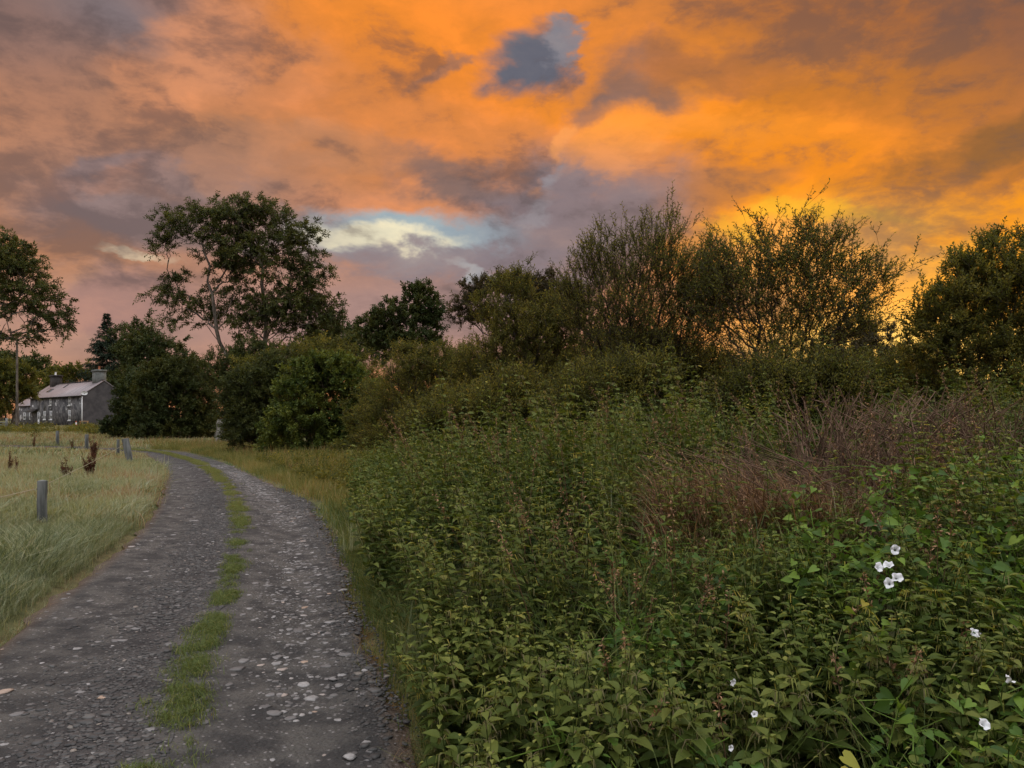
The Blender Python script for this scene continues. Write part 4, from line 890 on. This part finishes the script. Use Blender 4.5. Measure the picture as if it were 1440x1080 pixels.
x, y = region(9000, 430, 760, 2.6, 9, rg); z, (dd, sd_) = gz(x, y); wv = np.interp(y, [3, 6, 8, 12], [.38, .4, .5, .9]); keep = (sd_ > 0) & (dd > -.03) & (dd < wv); x, y, z, dd = x[keep], y[keep], z[keep], dd[keep]
tp = [blades_tpl(rs(75+q), 20, .08, .3, .07, .0065, 1.0, .0, .75, (-.3, -.3)) for q in range(4)]
scatter_grass('edge_grass', 'dark green fine grass between the track and the nettles', M_verge, np.c_[x, y, z-.01], tp, rg, rg.uniform(.5, 1.1, len(x))*(.45+.55*sstep(0, .3, dd)), np.exp(-dd/.07)*.55+rg.normal(size=len(x))*.07)
# straw-coloured tall grass at the hedge foot
x, y = region(5000, 215, 520, 18, 50, rg); z, (dd, sd_) = gz(x, y); keep = (sd_ > 0) & (dd > 1.1) & (dd < 3.4); x, y, z = x[keep], y[keep], z[keep]
tp = [blades_tpl(rs(80+q), 20, .2, .5, .25, .013, .6, .1, .8, (.1, -.1)) for q in range(4)]
scatter_grass('hedge_foot_grass', 'taller dry grass and weeds at the foot of the roadside hedge', M_verge, np.c_[x, y, z-.01], tp, rg, rg.uniform(.6, 1.2, len(x)), rg.uniform(.05, .5, len(x)))
# grass strip between the wheel lanes
i = rows_for(0, 38, 15000, rg); P = ontrack(i, np.full(len(i), .5)); L_ = np.linalg.norm(P[:, :2], axis=1)
wid = np.interp(P[:, 1], [2, 3.6, 5, 6, 8, 12, 20, 38], [.2, .15, .11, .09, .10, .12, .16, .2]); off = rg.normal(size=len(i))*.55*wid
P[:, 0] += off; m = vnoise(P[:, 0]*1.3, P[:, 1], .42, 41)*.4+vnoise(P[:, 0], P[:, 1], .13, 42)*.45+rg.random(len(P))*.15
dens = np.interp(P[:, 1], [2, 6, 9, 11, 14, 20, 38], [.58, .585, .59, .61, .56, .51, .45]); keep = m+.25*(rg.random(len(P))-.5) > dens-.02; P = P[keep]
tp = [blades_tpl(rs(90+q), 18, .02, .08, .04, .0042, 1.1, .1, .8, (0, -.1)) for q in range(4)]; sz = rg.uniform(.7, 1.3, len(P))*np.interp(P[:, 1], [2, 10, 38], [.85, .8, 1.0])
M_strip = leafmat('strip_grass', [(0, (.06, .09, .03)), (.5, (.13, .17, .05)), (.75, (.20, .21, .06)), (1, (.26, .18, .08))], .5, .3)
scatter_grass('strip_grass', 'low tufty grass strip between the two wheel lanes', M_strip, P+[0, 0, -.006], tp, rg, sz, sstep(8, 16, P[:, 1])*.22+rg.normal(size=len(P))*.08)

# ------------------------------------------------------------------ nettles
def nettle_tpl(rg, H, lod=0):
    S = Soup(); seedy = rg.random() < .4; n = int(5+H*11); z = np.linspace(.12*H, H*.98, n)+rg.uniform(-.01, .01, n); k = 6; zz = np.linspace(0, H, k); bend = rg.normal(size=2)*.06*H
    path = lambda q: np.stack([bend[0]*(q/H)**2, bend[1]*(q/H)**2, q], -1)
    curves(S, path(zz)[None], np.linspace(.0035, .0015, k)[None], 4 if lod == 0 else 3, .3)
    frac = z/H; Ls = np.interp(frac, [0, .3, .75, .92, 1], [.055, .085, .075, .045, .02])*rg.uniform(.85, 1.15, n)
    Ps, Ds, Lw, Tt = [], [], [], []
    for q in range(n):
        if frac[q] < .35 and rg.random() < .35: continue
        a0 = q*PI/2+rg.normal()*.25
        for s_ in (0, PI):
            a = a0+s_; el_ = rg.uniform(0, .6)-.35*(1-frac[q]); d = np.array([math.cos(a)*math.cos(el_), math.sin(a)*math.cos(el_), math.sin(el_)])
            Ps.append(path(z[q])+d*.012); Ds.append(d); Lw.append(Ls[q]); r = rg.random(); Tt.append(.84 if (frac[q] < .5 and r < .025) else np.clip(.02+.66*frac[q]**1.3+rg.normal()*.1, 0, .78))  # tint darkens down the stem: shade of the gaps put into leaf colour
    Ps, Ds, Lw, Tt = np.array(Ps), np.array(Ds), np.array(Lw), np.array(Tt)
    if lod == 0:
        xs_ = np.array([0, .1, .32, .58, .82, 1.]); ws = np.array([.02, .2, .30, .23, .10, 0]); m = len(Ps); up_ = np.array([0, 0, 1.]); Sd = nrm(np.cross(up_[None], Ds)); N = np.cross(Ds, Sd)
        ctr = Ps[:, None]+Ds[:, None]*(Lw[:, None]*xs_)[..., None]-up_*(Lw[:, None]*.24*xs_**2)[..., None]
        wv_ = (Lw[:, None]*ws)[..., None]*Sd[:, None]; nv = (Lw[:, None]*ws*.45)[..., None]*N[:, None]
        V = np.stack([ctr-wv_+nv, ctr, ctr+wv_+nv], 2).reshape(m, 18, 3); f = []
        for q in range(5): f += [[3*q, 3*q+1, 3*q+4, 3*q+3], [3*q+1, 3*q+2, 3*q+5, 3*q+4]]
        S.add(V.reshape(-1, 3), (np.array(f)[None]+(np.arange(m)*18)[:, None, None]).reshape(-1, 4), np.repeat(Tt, 18))
    else:
        Ds2 = nrm(Ds+[0, 0, -.35]); leaves(S, Ps, Ds2, Lw, Lw*.6, Tt, rg, 2.)
    # drooping seed tassels near the top
    zt = z[(frac > .5) & (frac < .97)]; nz = 12 if seedy else 3; m = len(zt)*nz; zt = np.repeat(zt, nz); a = rg.uniform(0, 2*PI, m); p0 = path(zt); ln = rg.uniform(.015, .042, m)
    o = np.stack([np.cos(a), np.sin(a), np.zeros(m)], 1); C = np.stack([p0, p0+o*ln[:, None]*.7+[0, 0, .004], p0+o*ln[:, None]*1.1-np.array([0, 0, 1])*ln[:, None]*.7], 1)
    ribbons(S, C, np.array([[.002, .0045, .002]]), nrm(np.cross(o, [[0, 0, 1.]])+rg.normal(size=o.shape)*.3), np.where(rg.random(m) < .45, rg.uniform(.6, .76, m), rg.uniform(.89, 1, m))); return template(S)
NH = [.3, .5, .75, 1.0, 1.3, 1.6]
NTP = {(h, l): [nettle_tpl(rs(int(h*100)+l*7+q), h, l) for q in range(5)] for h in NH for l in (0, 1)}
def topsurf(x, y):
    d = np.hypot(x, y); az_ = x/np.maximum(y, .1); f = np.interp(az_, [-.3, -.2, -.11, 0, .1, .2, .8], [.26, .40, .60, .80, .93, .96, .93])
    f = 1-(1-f)*sstep(4.5, 10, d)
    return np.interp(d, [1.8, 2.4, 3, 4, 5, 6.5, 8, 9.5, 13], [.36, .48, .66, .98, 1.22, 1.5, 1.8, 1.98, 2.05])*f
def dry_patch(x, y): u = U0+F*x/y; return np.exp(-(((u-1050)/100)**2+((y-5.4)/.7)**2)) 
def bare_patch(x, y): u = U0+F*x/y; return 1.1*np.exp(-(((u-1280)/170)**2+((y-7.2)/1.3)**2))
def nettle_points(n, umin, umax, d0, d1, rg):
    x, y = region(n, umin, umax, d0, d1, rg); z, (dd, sd_) = gz(x, y); wv = np.interp(y, [2, 3, 6, 8, 10, 12, 14, 17], [.12, .12, .2, .28, .35, .55, .85, 1.5])
    e = dd-wv; k = (sd_ > 0) & (e > 0); x, y, z, e = x[k], y[k], z[k], e[k]
    H = (topsurf(x, y)-z)*np.interp(e, [0, .2, .6, 1.5], [.75, .92, 1, 1])*rg.uniform(.76, 1.14, len(x))*(.66+.45*vnoise(x, y, .75, 61)+.26*vnoise(x, y, .3, 62))*(1-.55*np.minimum(1, bare_patch(x, y))); return x, y, z, H
A_, B_ = nettle_points(7600, 380, 1750, 2.0, 18, rg), nettle_points(900, 520, 1750, 1.7, 4.2, rg)
x, y, z, H = [np.r_[p, q] for p, q in zip(A_, B_)]
k = (vnoise(x, y, .33, 63) > .2) & (rg.random(len(x)) > .9*dry_patch(x, y)) & (rg.random(len(x)) > .85*bare_patch(x, y)) & (H > .16); x, y, z, H = x[k], y[k], z[k], H[k]; H = H*np.where((rg.random(len(x)) < .12) & (y > 4.5), 1.22, .98)
dist = np.hypot(x, y); U = U0+F*x/y; order = np.argsort(dist+np.where((U > 470) & (U < 1420), 0, 50)); ind = order[:300]; rest = order[300:]
hn = np.array(NH); mi = np.abs(hn[None]-H[:, None]).argmin(1); sc_n = H/hn[mi]
tiltn = rg.normal(size=(len(x), 2))*.14+[-.16, -.06]; tz = rg.uniform(0, 2*PI, len(x)); tvar = np.clip(rg.normal(size=len(x))*.05+.16*(vnoise(x, y, 1.1, 64)-.5), -.2, .05)
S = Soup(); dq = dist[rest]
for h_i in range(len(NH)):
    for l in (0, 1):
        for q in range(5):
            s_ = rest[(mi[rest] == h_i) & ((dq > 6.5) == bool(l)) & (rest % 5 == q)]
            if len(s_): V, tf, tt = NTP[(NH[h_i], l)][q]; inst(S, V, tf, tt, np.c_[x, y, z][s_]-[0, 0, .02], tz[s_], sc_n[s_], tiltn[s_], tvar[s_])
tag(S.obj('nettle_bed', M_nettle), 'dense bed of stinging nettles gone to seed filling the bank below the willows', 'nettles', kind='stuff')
cache = {}
class _L(dict):
    def __missing__(s, key):
        seedy = rs(int(NH[key[0]]*100)+key[1]).random() < .4
        return ('nettle stem hung with beige seed tassels in the front of the nettle bank', 'nettle', 'seeding nettle stems in the front of the bank') if seedy else ('leafy green nettle stem with few seeds in the front of the nettle bank', 'nettle', 'leafy nettle stems in the front of the bank')
NLAB = _L()
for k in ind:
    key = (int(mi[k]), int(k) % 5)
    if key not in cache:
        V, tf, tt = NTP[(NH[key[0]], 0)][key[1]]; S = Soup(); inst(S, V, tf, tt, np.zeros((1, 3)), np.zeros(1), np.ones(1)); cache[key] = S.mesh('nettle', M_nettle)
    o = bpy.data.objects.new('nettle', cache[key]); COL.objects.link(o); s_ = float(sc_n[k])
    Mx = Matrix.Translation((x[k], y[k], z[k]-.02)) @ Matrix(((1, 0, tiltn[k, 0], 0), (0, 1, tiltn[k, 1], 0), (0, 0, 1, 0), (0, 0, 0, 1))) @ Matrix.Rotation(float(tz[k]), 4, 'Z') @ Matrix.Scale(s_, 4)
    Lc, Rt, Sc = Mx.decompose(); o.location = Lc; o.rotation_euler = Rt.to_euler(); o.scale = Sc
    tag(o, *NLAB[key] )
def lone_nettle(u, vtop, d, label, seed, yel=0):
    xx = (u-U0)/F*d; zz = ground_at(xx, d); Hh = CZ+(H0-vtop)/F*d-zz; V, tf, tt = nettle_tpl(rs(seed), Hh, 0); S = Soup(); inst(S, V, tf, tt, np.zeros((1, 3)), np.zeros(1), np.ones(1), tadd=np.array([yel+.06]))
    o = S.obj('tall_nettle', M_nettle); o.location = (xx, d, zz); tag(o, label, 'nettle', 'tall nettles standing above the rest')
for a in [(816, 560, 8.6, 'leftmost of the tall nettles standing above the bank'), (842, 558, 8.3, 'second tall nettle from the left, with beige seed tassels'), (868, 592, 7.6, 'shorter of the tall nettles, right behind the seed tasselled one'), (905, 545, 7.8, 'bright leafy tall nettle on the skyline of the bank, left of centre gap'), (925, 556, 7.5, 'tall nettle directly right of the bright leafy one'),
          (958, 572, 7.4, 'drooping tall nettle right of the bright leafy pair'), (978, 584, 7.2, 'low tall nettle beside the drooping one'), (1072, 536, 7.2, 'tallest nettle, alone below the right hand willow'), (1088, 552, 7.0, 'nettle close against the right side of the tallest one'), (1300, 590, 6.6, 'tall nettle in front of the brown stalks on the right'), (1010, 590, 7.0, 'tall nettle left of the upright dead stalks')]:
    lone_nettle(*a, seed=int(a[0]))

# ------------------------------------------------------------------ dry grass, dead stalks
M_deadd = solid('dark_dead_stems', (.23, .15, .10), (.08, .052, .036), 5, .9, .1, .2)
def dead_clump(name, label, u0, u1, d, n, h0, h1, lean, seed, mat=M_deadd, r=.003, spread=.35, cat='dead stalks', side=.5, zb=0):
    rg = rs(seed); uu = rg.uniform(u0, u1, n); dd = d+rg.normal(size=n)*spread; X = (uu-U0)/F*dd; Z = hgt(X, dd)+zb; h = rg.uniform(h0, h1, n); a = rg.uniform(0, 2*PI, n); k = 7; t = np.linspace(0, 1, k)
    o = np.stack([np.cos(a), np.sin(a)], 1)*rg.uniform(.1, 1, (n, 1))*side+np.array(lean); C = np.empty((n, k, 3)); C[..., 0] = X[:, None]+o[:, :1]*h[:, None]*t**1.6; C[..., 1] = dd[:, None]+o[:, 1:]*h[:, None]*t**1.6; C[..., 2] = Z[:, None]+h[:, None]*(t-.25*t**2.5)
    C[:, 1:] += rg.normal(size=(n, k-1, 3))*.022; S = Soup(); rr = r*rg.uniform(.5, 1.4, (n, 1))*np.linspace(1, .35, k)[None]; curves(S, C, rr, 4)
    # side twigs
    m = n*4; s_ = rg.integers(0, n, m); q = rg.integers(2, k-1, m); P0 = C[s_, q]; D = nrm(rg.normal(size=(m, 3))*.7+nrm(C[s_, q+1]-C[s_, q])); ln = rg.uniform(.06, .22, m)[:, None]
    curves(S, np.stack([P0, P0+D*ln*.5, P0+D*ln+rg.normal(size=(m, 3))*.02], 1), np.array([[r*.5, r*.4, r*.2]]), 3)
    return tag(S.obj(name, mat), label, cat, 'clumps of dead brown stalks on the bank')
dead_clump('dead_stalks', 'upright bundle of dead brown stalks below the right tall willow', 1034, 1056, 7.0, 26, 1.1, 1.55, (.0, 0), 101, r=.006, spread=.15, side=.14)
dead_clump('dead_stalks', 'wide grey brown tangle of dead stalks at the right, behind the bindweed', 1120, 1300, 6.8, 210, .9, 1.9, (.05, -.1), 102, r=.0085, side=.5)
dead_clump('dead_stalks', 'dead bent stalks in front of the right edge thicket', 1290, 1470, 6.7, 240, 1.0, 1.75, (-.2, -.1), 103, r=.0075, side=.6)
dead_clump('dead_stalks', 'low slanting dead stalks falling across the bank above the white flowers', 1090, 1300, 5.9, 120, .8, 1.4, (-.75, -.1), 104, r=.006, side=.35)
dead_clump('dead_stalks', 'small dark dead stalks at the left end of the nettle bed', 560, 585, 13, 26, .6, 1.0, (0, 0), 105, r=.006, side=.4)
dead_clump('dead_stalks', 'thin pale stalks sticking out at the right edge of the picture', 1400, 1500, 5.2, 60, .7, 1.15, (-.35, 0), 106, mat=M_dead, r=.003, side=.5)
rg = rs(110)
def drygrass(u0, u1, d0, d1, n, seed, label, h=.55):
    rg = rs(seed); x, y = region(n, u0, u1, d0, d1, rg); z = hgt(x, y); T_ = topsurf(x, y); kp = vnoise(x, y, .5, 77) > .5; x, y, z, T_ = x[kp], y[kp], z[kp], T_[kp]; tp = [blades_tpl(rs(seed+q+1), 16, .2, .62, .1, .008, 1.25, .0, 1, (-.3, .05)) for q in range(4)]
    S = Soup()
    for q in range(4):
        s_ = np.arange(len(x)) % 4 == q; V, tf, tt = tp[q]; inst(S, V, tf, tt, np.c_[x, y, z+np.maximum(0, T_-z-h)][s_], rg.normal(size=s_.sum())*1.1, rg.uniform(.6, 1.15, s_.sum()), tadd=rg.normal(size=s_.sum())*.12)
    tag(S.obj('dry_grass', M_dry), label, 'dry grass', kind='stuff')
drygrass(940, 1180, 4.8, 6.1, 560, 120, 'rusty brown dry grass collapsed over the bank between nettles and dead stalks')
drygrass(1090, 1290, 5.6, 6.8, 320, 130, 'brown withered grass under the tangle of dead stalks', .7)
dry_patch0 = lambda x, y: np.exp(-(((U0+F*x/y-1120)/180)**2+((y-6)/1.4)**2))
rg = rs(138); x, y = region(1700, 560, 1600, 2.2, 8.5, rg); k = (vnoise(x, y, .6, 139) > .68) & (dry_patch0(x, y) < .25); x, y = x[k], y[k]; z, (dd, sd_) = gz(x, y); k = (sd_ > 0) & (dd > .6); x, y, z = x[k], y[k], z[k]
S = Soup()
for q in range(4):
    V, tf, tt = blades_tpl(rs(135+q), 7, .35, .62, .05, .005, 1.1, .05, .6, (-.1, -.2)); s_ = np.arange(len(x)) % 4 == q; inst(S, V, tf, tt, np.c_[x, y, z+np.maximum(0, topsurf(x, y)-z-.38)][s_], rg.uniform(0, 6.3, s_.sum()), rg.uniform(.7, 1.2, s_.sum()), tadd=rg.normal(size=s_.sum())*.06)
tag(S.obj('bank_grass', M_verge), 'thin arching grass blades growing up through the nettles and bindweed', 'grass', kind='stuff')
V, tf, tt = (None,)*3
rg = rs(145); x, y = region(240, 600, 1500, 2.6, 8, rg); z, (dd, sd_) = gz(x, y); k = (sd_ > 0) & (dd > .7); x, y, z = x[k], y[k], z[k]; n = len(x); h = (topsurf(x, y)-z)*rg.uniform(.9, 1.25, n); t = np.linspace(0, 1, 6); o = rg.normal(size=(n, 2))*.22+[-.12, 0]
C = np.stack([x[:, None]+o[:, :1]*h[:, None]*t**1.5, y[:, None]+o[:, 1:]*h[:, None]*t**1.5, z[:, None]+h[:, None]*t], 2); S = Soup(); curves(S, C, np.linspace(.0035, .0014, 6)[None], 4, .3)
m = n*26; s_ = np.repeat(np.arange(n), 26); u_ = rg.uniform(.62, 1, m); P = C[s_, 4]*(1-(u_-.62)/.38)[:, None]+C[s_, 5]*((u_-.62)/.38)[:, None]; D = nrm(rg.normal(size=(m, 3))+[0, 0, .4]); leaves(S, P+D*.008, D, .02, .009, rg.uniform(.2, 1, m), rg)
tag(S.obj('dead_seed_stems', M_dry), 'brown dead seed stems standing scattered among the nettles', 'dead stems', kind='stuff')
def tuft(u, v, d, label, seed, n=34, h=(.3, .6), tint=(.4, .7), lean=.7):
    xx = (u-U0)/F*d; rg = rs(seed); V, tf, tt = blades_tpl(rg, n, h[0], h[1], .05, .006, lean, tint[0], tint[1], (.1, -.2)); S = Soup(); inst(S, V, tf, tt, np.zeros((1, 3)), np.zeros(1), np.ones(1))
    z = CZ+(H0-v)/F*d-.1; o = S.obj('grass_tuft', M_grass); o.location = (xx, d, z); tag(o, label, 'grass tuft', 'grass tufts growing through the nettle bank')
tuft(865, 740, 5.2, 'pale green grass tuft arching out of the middle of the nettle bank', 140, 26, (.3, .5), (.15, .5), 1.1)
tuft(1180, 735, 4.9, 'pale grass tuft left of the white flowers', 141, 14, (.25, .5))
tuft(1310, 740, 4.6, 'stiff tall grass blades above and right of the white flowers', 142, 10, (.3, .6))
tuft(585, 905, 4.3, 'dark green grass tuft leaning over the edge of the nettles by the track', 143, 60, (.25, .5), (.05, .35))
tuft(500, 760, 8.4, 'greyish grass tuft where the verge meets the nettles', 144, 60, (.3, .6), (.3, .6))
tuft(1135, 880, 3.9, 'small grass tuft among leaves below the rusty dry grass', 145, 14, (.2, .4))

# ------------------------------------------------------------------ docks in the field
def dock_tpl(rg, H, n):
    S = Soup(); k = 6; t = np.linspace(0, 1, k); a = rg.uniform(0, 2*PI, n); o = np.stack([np.cos(a), np.sin(a)], 1)*rg.uniform(.03, .3, (n, 1)); h = H*rg.uniform(.55, 1, n)
    C = np.empty((n, k, 3)); C[..., 0] = o[:, :1]*h[:, None]*t**.9; C[..., 1] = o[:, 1:]*h[:, None]*t**.9; C[..., 2] = h[:, None]*t; curves(S, C, np.linspace(.006, .002, k)[None], 4, .3)
    m = 120; u = rg.uniform(.3, 1, (n, m)); P = np.stack([np.interp(u.ravel(), t, [0]*k)]*3, 1); P = (C[:, :1]+(C[:, -1:]-C[:, :1])*u[..., None]).reshape(-1, 3)
    D = nrm(rg.normal(size=P.shape)+[0, 0, .5]); P += D*rg.uniform(0, .03, (len(P), 1)); leaves(S, P, D, .028, .022, rg.uniform(0, .8, len(P)), rg)
    m = n*5; D = nrm(rg.normal(size=(m, 3))*[1, 1, .4]+[0, 0, .5]); leaves(S, np.zeros((m, 3))+[0, 0, .02], D, rg.uniform(.12, .26, m), .06, rg.uniform(.9, 1, m), rg); return S
def dock(u, vtop, d, n, label, seed):
    xx = (u-U0)/F*d; z = ground_at(xx, d); H = CZ+(H0-vtop)/F*d-z; o = dock_tpl(rs(seed), H, n).obj('dock_plant', M_dock); o.location = (xx, d, z); tag(o, label, 'dock plant', 'rust brown dock plants in the meadow')
dock(93, 643, 17.5, 9, 'smaller rust brown dock plant left of the large one, fanning narrowly', 151)
dock(127, 636, 18, 17, 'large rust brown dock plant in front, leaning right', 152)
dock(131, 612, 26, 16, 'tallest dock plant with green base, behind the large one', 153)
dock(102, 618, 36, 3, 'thin distant dock stalks between two far fence posts', 154)
dock(48, 608, 40, 5, 'small dark dock plant in the far grass below the cottage', 155)
dock(12, 634, 21, 3, 'single bent dock stalk near the left edge of the meadow', 156)
dock(22, 640, 19, 2, 'little faded dock stalk close to the left edge', 157)
# rough weeds in front of the cottage
rg = rs(160); x, y = region(1500, -60, 230, 56, 88, rg); z, (dd, sd_) = gz(x, y); U_ = U0+F*x/y; k = (dd > .5) & (vnoise(x, y, 5, 81) > .46+.25*np.exp(-((U_-80)/18)**2)); x, y, z = x[k], y[k], z[k]
S = Soup(); P = np.repeat(np.c_[x, y, z], 1, 0); foliage(S, P, np.tile([0, 0, 1.], (len(P), 1)), rg, 5, .75, 8, .2, .08, .3, 1.2, .2, .8, (.1, .9)); tag(S.obj('rough_weeds', M_will), 'rough green weeds along the far side of the meadow below the cottage', 'weeds', kind='stuff')

rg = rs(161); x, y = region(2600, 360, 560, 12, 26, rg); z, (dd, sd_) = gz(x, y); k = (dd > .8) & (sd_ > 0) & (dd < 3.4) & (vnoise(x, y, .8, 82) > .42); x, y, z = x[k], y[k], z[k]
S = Soup(); foliage(S, np.c_[x, y, z], np.tile([0, 0, 1.], (len(x), 1)), rg, 4, .38, 9, .075, .035, .3, 1.0, .2, .8, (.2, .95)); tag(S.obj('verge_weeds', M_will), 'low leafy weeds between the yellow verge and the hedge bushes', 'weeds', kind='stuff')
# ------------------------------------------------------------------ bindweed
def heart_leaves(S, P, D, L, tint, rg):
    m = len(P); up_ = np.array([0, -.35, 1.]); N = nrm(rg.normal(size=(m, 3))*.6+up_); N = nrm(N-D*(N*D).sum(1, keepdims=True)); Sd = np.cross(D, N)
    ox = np.array([0, -.16, -.14, .12, .45, .78, 1.0, .78, .45, .12, -.14, -.16]); oy = np.array([0, .14, .34, .44, .32, .13, 0, -.13, -.32, -.44, -.34, -.14]); oz = -abs(oy)*.0-.18*np.clip(ox, 0, 1)**2+abs(oy)*.25
    V = P[:, None]+D[:, None]*(L[:, None]*ox)[..., None]+Sd[:, None]*(L[:, None]*oy)[..., None]+N[:, None]*(L[:, None]*oz)[..., None]
    mid = P+D*(L*.45)[:, None]-N*(L*.03)[:, None]; V = np.concatenate([V, mid[:, None]], 1)
    f = np.array([[q, (q+1) % 12, 12] for q in range(12)]); S.add(V.reshape(-1, 3), (f[None]+(np.arange(m)*13)[:, None, None]).reshape(-1, 3), np.repeat(tint, 13))
def vine_patch(S, x, y, z, rg, L=.055, tint=(.1, .85)):
    m = len(x); a = rg.uniform(0, 2*PI, m); D = nrm(np.stack([np.cos(a), np.sin(a)-.5, rg.uniform(-.7, .2, m)], 1)); heart_leaves(S, np.c_[x, y, z], D, L*rg.uniform(.6, 1.3, m), rg.uniform(*tint, m), rg)
rg = rs(170)
def cover(n, u0, u1, d0, d1, label, dens, L=.055, seed=0, lift=(.72, 1.03), tint=(.1, .85), name='bindweed_leaves', mat=None):
    rg = rs(170+seed); x, y = region(n, u0, u1, d0, d1, rg); z, (dd, sd_) = gz(x, y); T_ = topsurf(x, y); k = (vnoise(x, y, .42, 44+seed) > dens) & (sd_ > 0) & (dd > .5); x, y, z, T_ = x[k], y[k], z[k], T_[k]
    zz = z+(T_-z)*rg.uniform(*lift, len(x)); S = Soup(); vine_patch(S, x, y, zz, rg, L, tint)
    kk = rg.choice(len(x), max(4, len(x)//7)); m = len(kk); p0 = np.c_[x, y, zz][kk]; C = np.stack([p0+rg.normal(size=(m, 3))*[.12, .12, .05], p0+rg.normal(size=(m, 3))*.03, p0+[0, 0, -.02], p0+rg.normal(size=(m, 3))*[.12, .12, .07]], 1); curves(S, C, np.full((1, 4), .0022), 4, .7)
    tag(S.obj(name, mat or M_bind), label, 'bindweed', kind='stuff')
cover(4200, 1110, 1700, 1.8, 4.8, 'fresh green heart shaped bindweed leaves spread over the bank at lower right', .42, .048, seed=1, lift=(.6, 1.08), tint=(0, .88))
cover(1700, 650, 1150, 2.2, 4.2, 'darker scattered climbing leaves among the nettles at the bottom centre', .60, .04, 2, (.6, .95), (0, .5))
cover(500, 1180, 1480, 2.1, 3.6, 'a few larger yellowing leaves among the bindweed', .62, .055, 3, (.6, .98), (.7, 1))
def climber(u, vtop, vbot, d, label, seed, n=60, w=.09):
    rg = rs(seed); xx = (u-U0)/F*d; z0, z1 = CZ+(H0-vbot)/F*d, CZ+(H0-vtop)/F*d; root = empty('bindweed_vine', (xx, d, z0)); H = z1-z0; k = 14; t = np.linspace(0, 1, k)
    S = Soup(); zb = ground_at(xx, d)-z0; C = np.stack([np.sin(t*9)*.03+t*.05, np.cos(t*9)*.03, zb+(H-zb)*t], 1)[None]; curves(S, C, np.full((1, k), .003), 5, .5); S.obj('stem', M_bind, root)
    S = Soup(); u_ = rg.random(n)**.9; a = rg.uniform(0, 2*PI, n); D = nrm(np.stack([np.cos(a), np.sin(a)-.6, rg.uniform(-.8, .1, n)], 1)); P = np.stack([u_*.05+rg.normal(size=n)*w*.5, rg.normal(size=n)*w*.5, H*u_], 1); heart_leaves(S, P, D, (.05-.02*u_)*rg.uniform(.7, 1.3, n), rg.uniform(.45, .9, n), rg); S.obj('leaves', M_bind, root)
    tag(root, label, 'bindweed', 'bindweed vines climbing dead stalks')
climber(1228, 655, 770, 4.9, 'tallest column of yellow green bindweed, climbing above the white flowers', 181, 90)
climber(1108, 690, 760, 5.0, 'bindweed sprig climbing through the rusty dry grass', 182, 46, .05)
climber(1130, 725, 770, 4.9, 'bindweed sprig trailing right from the one in the rusty dry grass', 183, 34, .1)
climber(1052, 790, 830, 4.3, 'single bright bindweed sprig below the rusty dry grass', 184, 16, .04)
climber(1370, 600, 660, 6.0, 'pale climbing sprig on the dead stalks near the right edge', 185, 30, .08)
M_petal = solid('white_petal', (.70, .71, .73), (.60, .62, .62), 9, .5, .3, 0)
def flower(u, v, d, label, seed, face=(0, -.9, .35), s=1.):
    rg = rs(seed); dd = np.arange(1.6, 7, .02); ray = np.array([px(u, v, q) for q in dd]); hit = np.nonzero(ray[:, 2] <= topsurf(ray[:, 0], ray[:, 1])*1.22+.02)[0]; d = float(dd[hit[0]]) if len(hit) else d; s = s*d/F/.06; P = px(u, v, d); root = empty('bindweed_flower', P); fc = Vector(face)+Vector(rg.normal(size=3)*.42); root.rotation_euler = fc.to_track_quat('Z', 'Y').to_euler(); S = Soup()
    m = 20; th = np.arange(m)/m*2*PI; rr = np.array([.003, .006, .012, .022, .03])*s; zz = np.array([-.05, -.03, -.012, 0, .001])*s; lob = 1+.10*np.cos(5*th+rg.uniform(0, 6))+.08*np.cos(2*th+rg.uniform(0, 6))+rg.normal(size=m)*.04
    V = np.array([[r*math.cos(t)*(l if i > 2 else 1), r*math.sin(t)*(l if i > 2 else 1), z+(.006*s*math.sin(5*t+seed)+.004*s*math.sin(3*t) if i > 2 else 0)] for i, (r, z) in enumerate(zip(rr, zz)) for t, l in zip(th, lob)])
    f = [[i*m+j, i*m+(j+1) % m, (i+1)*m+(j+1) % m, (i+1)*m+j] for i in range(4) for j in range(m)]; S.add(V, f); S.obj('corolla', M_petal, root, True)
    S = Soup(); curves(S, np.array([[(0, 0, -.055), (0, 0, -.045), (0, 0, -.025)]])*s, np.array([[.003, .008, .007]])*s, 7, .4); curves(S, np.array([[(0, 0, -.055), (.01, -.02, -.1), (.02, -.08, -.14)]])*s, np.array([[.002, .002, .002]]), 4, .4); S.obj('calyx', M_bind, root)
    tag(root, label, 'flower', 'white bindweed flowers on the bank')
for q, (u, v, d, lab) in enumerate([(1259, 773, 4.35, 'topmost white bindweed flower of the group of five'), (1236, 797, 4.2, 'left white flower of the upper touching pair'), (1249, 794, 4.2, 'right white flower of the upper touching pair'), (1262, 812, 4.1, 'right hand white flower just below the touching pair'),
    (1250, 820, 4.05, 'lowest white flower of the group of five'), (1371, 890, 3.6, 'single white flower halfway between the group of five and the right edge'), (1421, 955, 3.2, 'white flower close to the right edge, seen from the side'), (1385, 1018, 2.9, 'lowest and largest white flower at the bottom right'),
    (1061, 1004, 3.1, 'small half closed white flower low at the bottom, left of the yellow leaves'), (1031, 960, 3.3, 'tiny white bud among the leaves at the bottom centre right'), (1028, 1052, 2.9, 'small white bud by the bottom edge, nearest the track'), (1376, 893, 3.55, 'half hidden white flower touching the single one on its right side')]):
    flower(u, v, d, lab, 190+q, s=[16, 17, 16, 18, 17, 17, 19, 20, 11, 12, 10, 10][q]*.82, face=(.8, -.5, .3) if q == 6 else (0, -.9, .35))
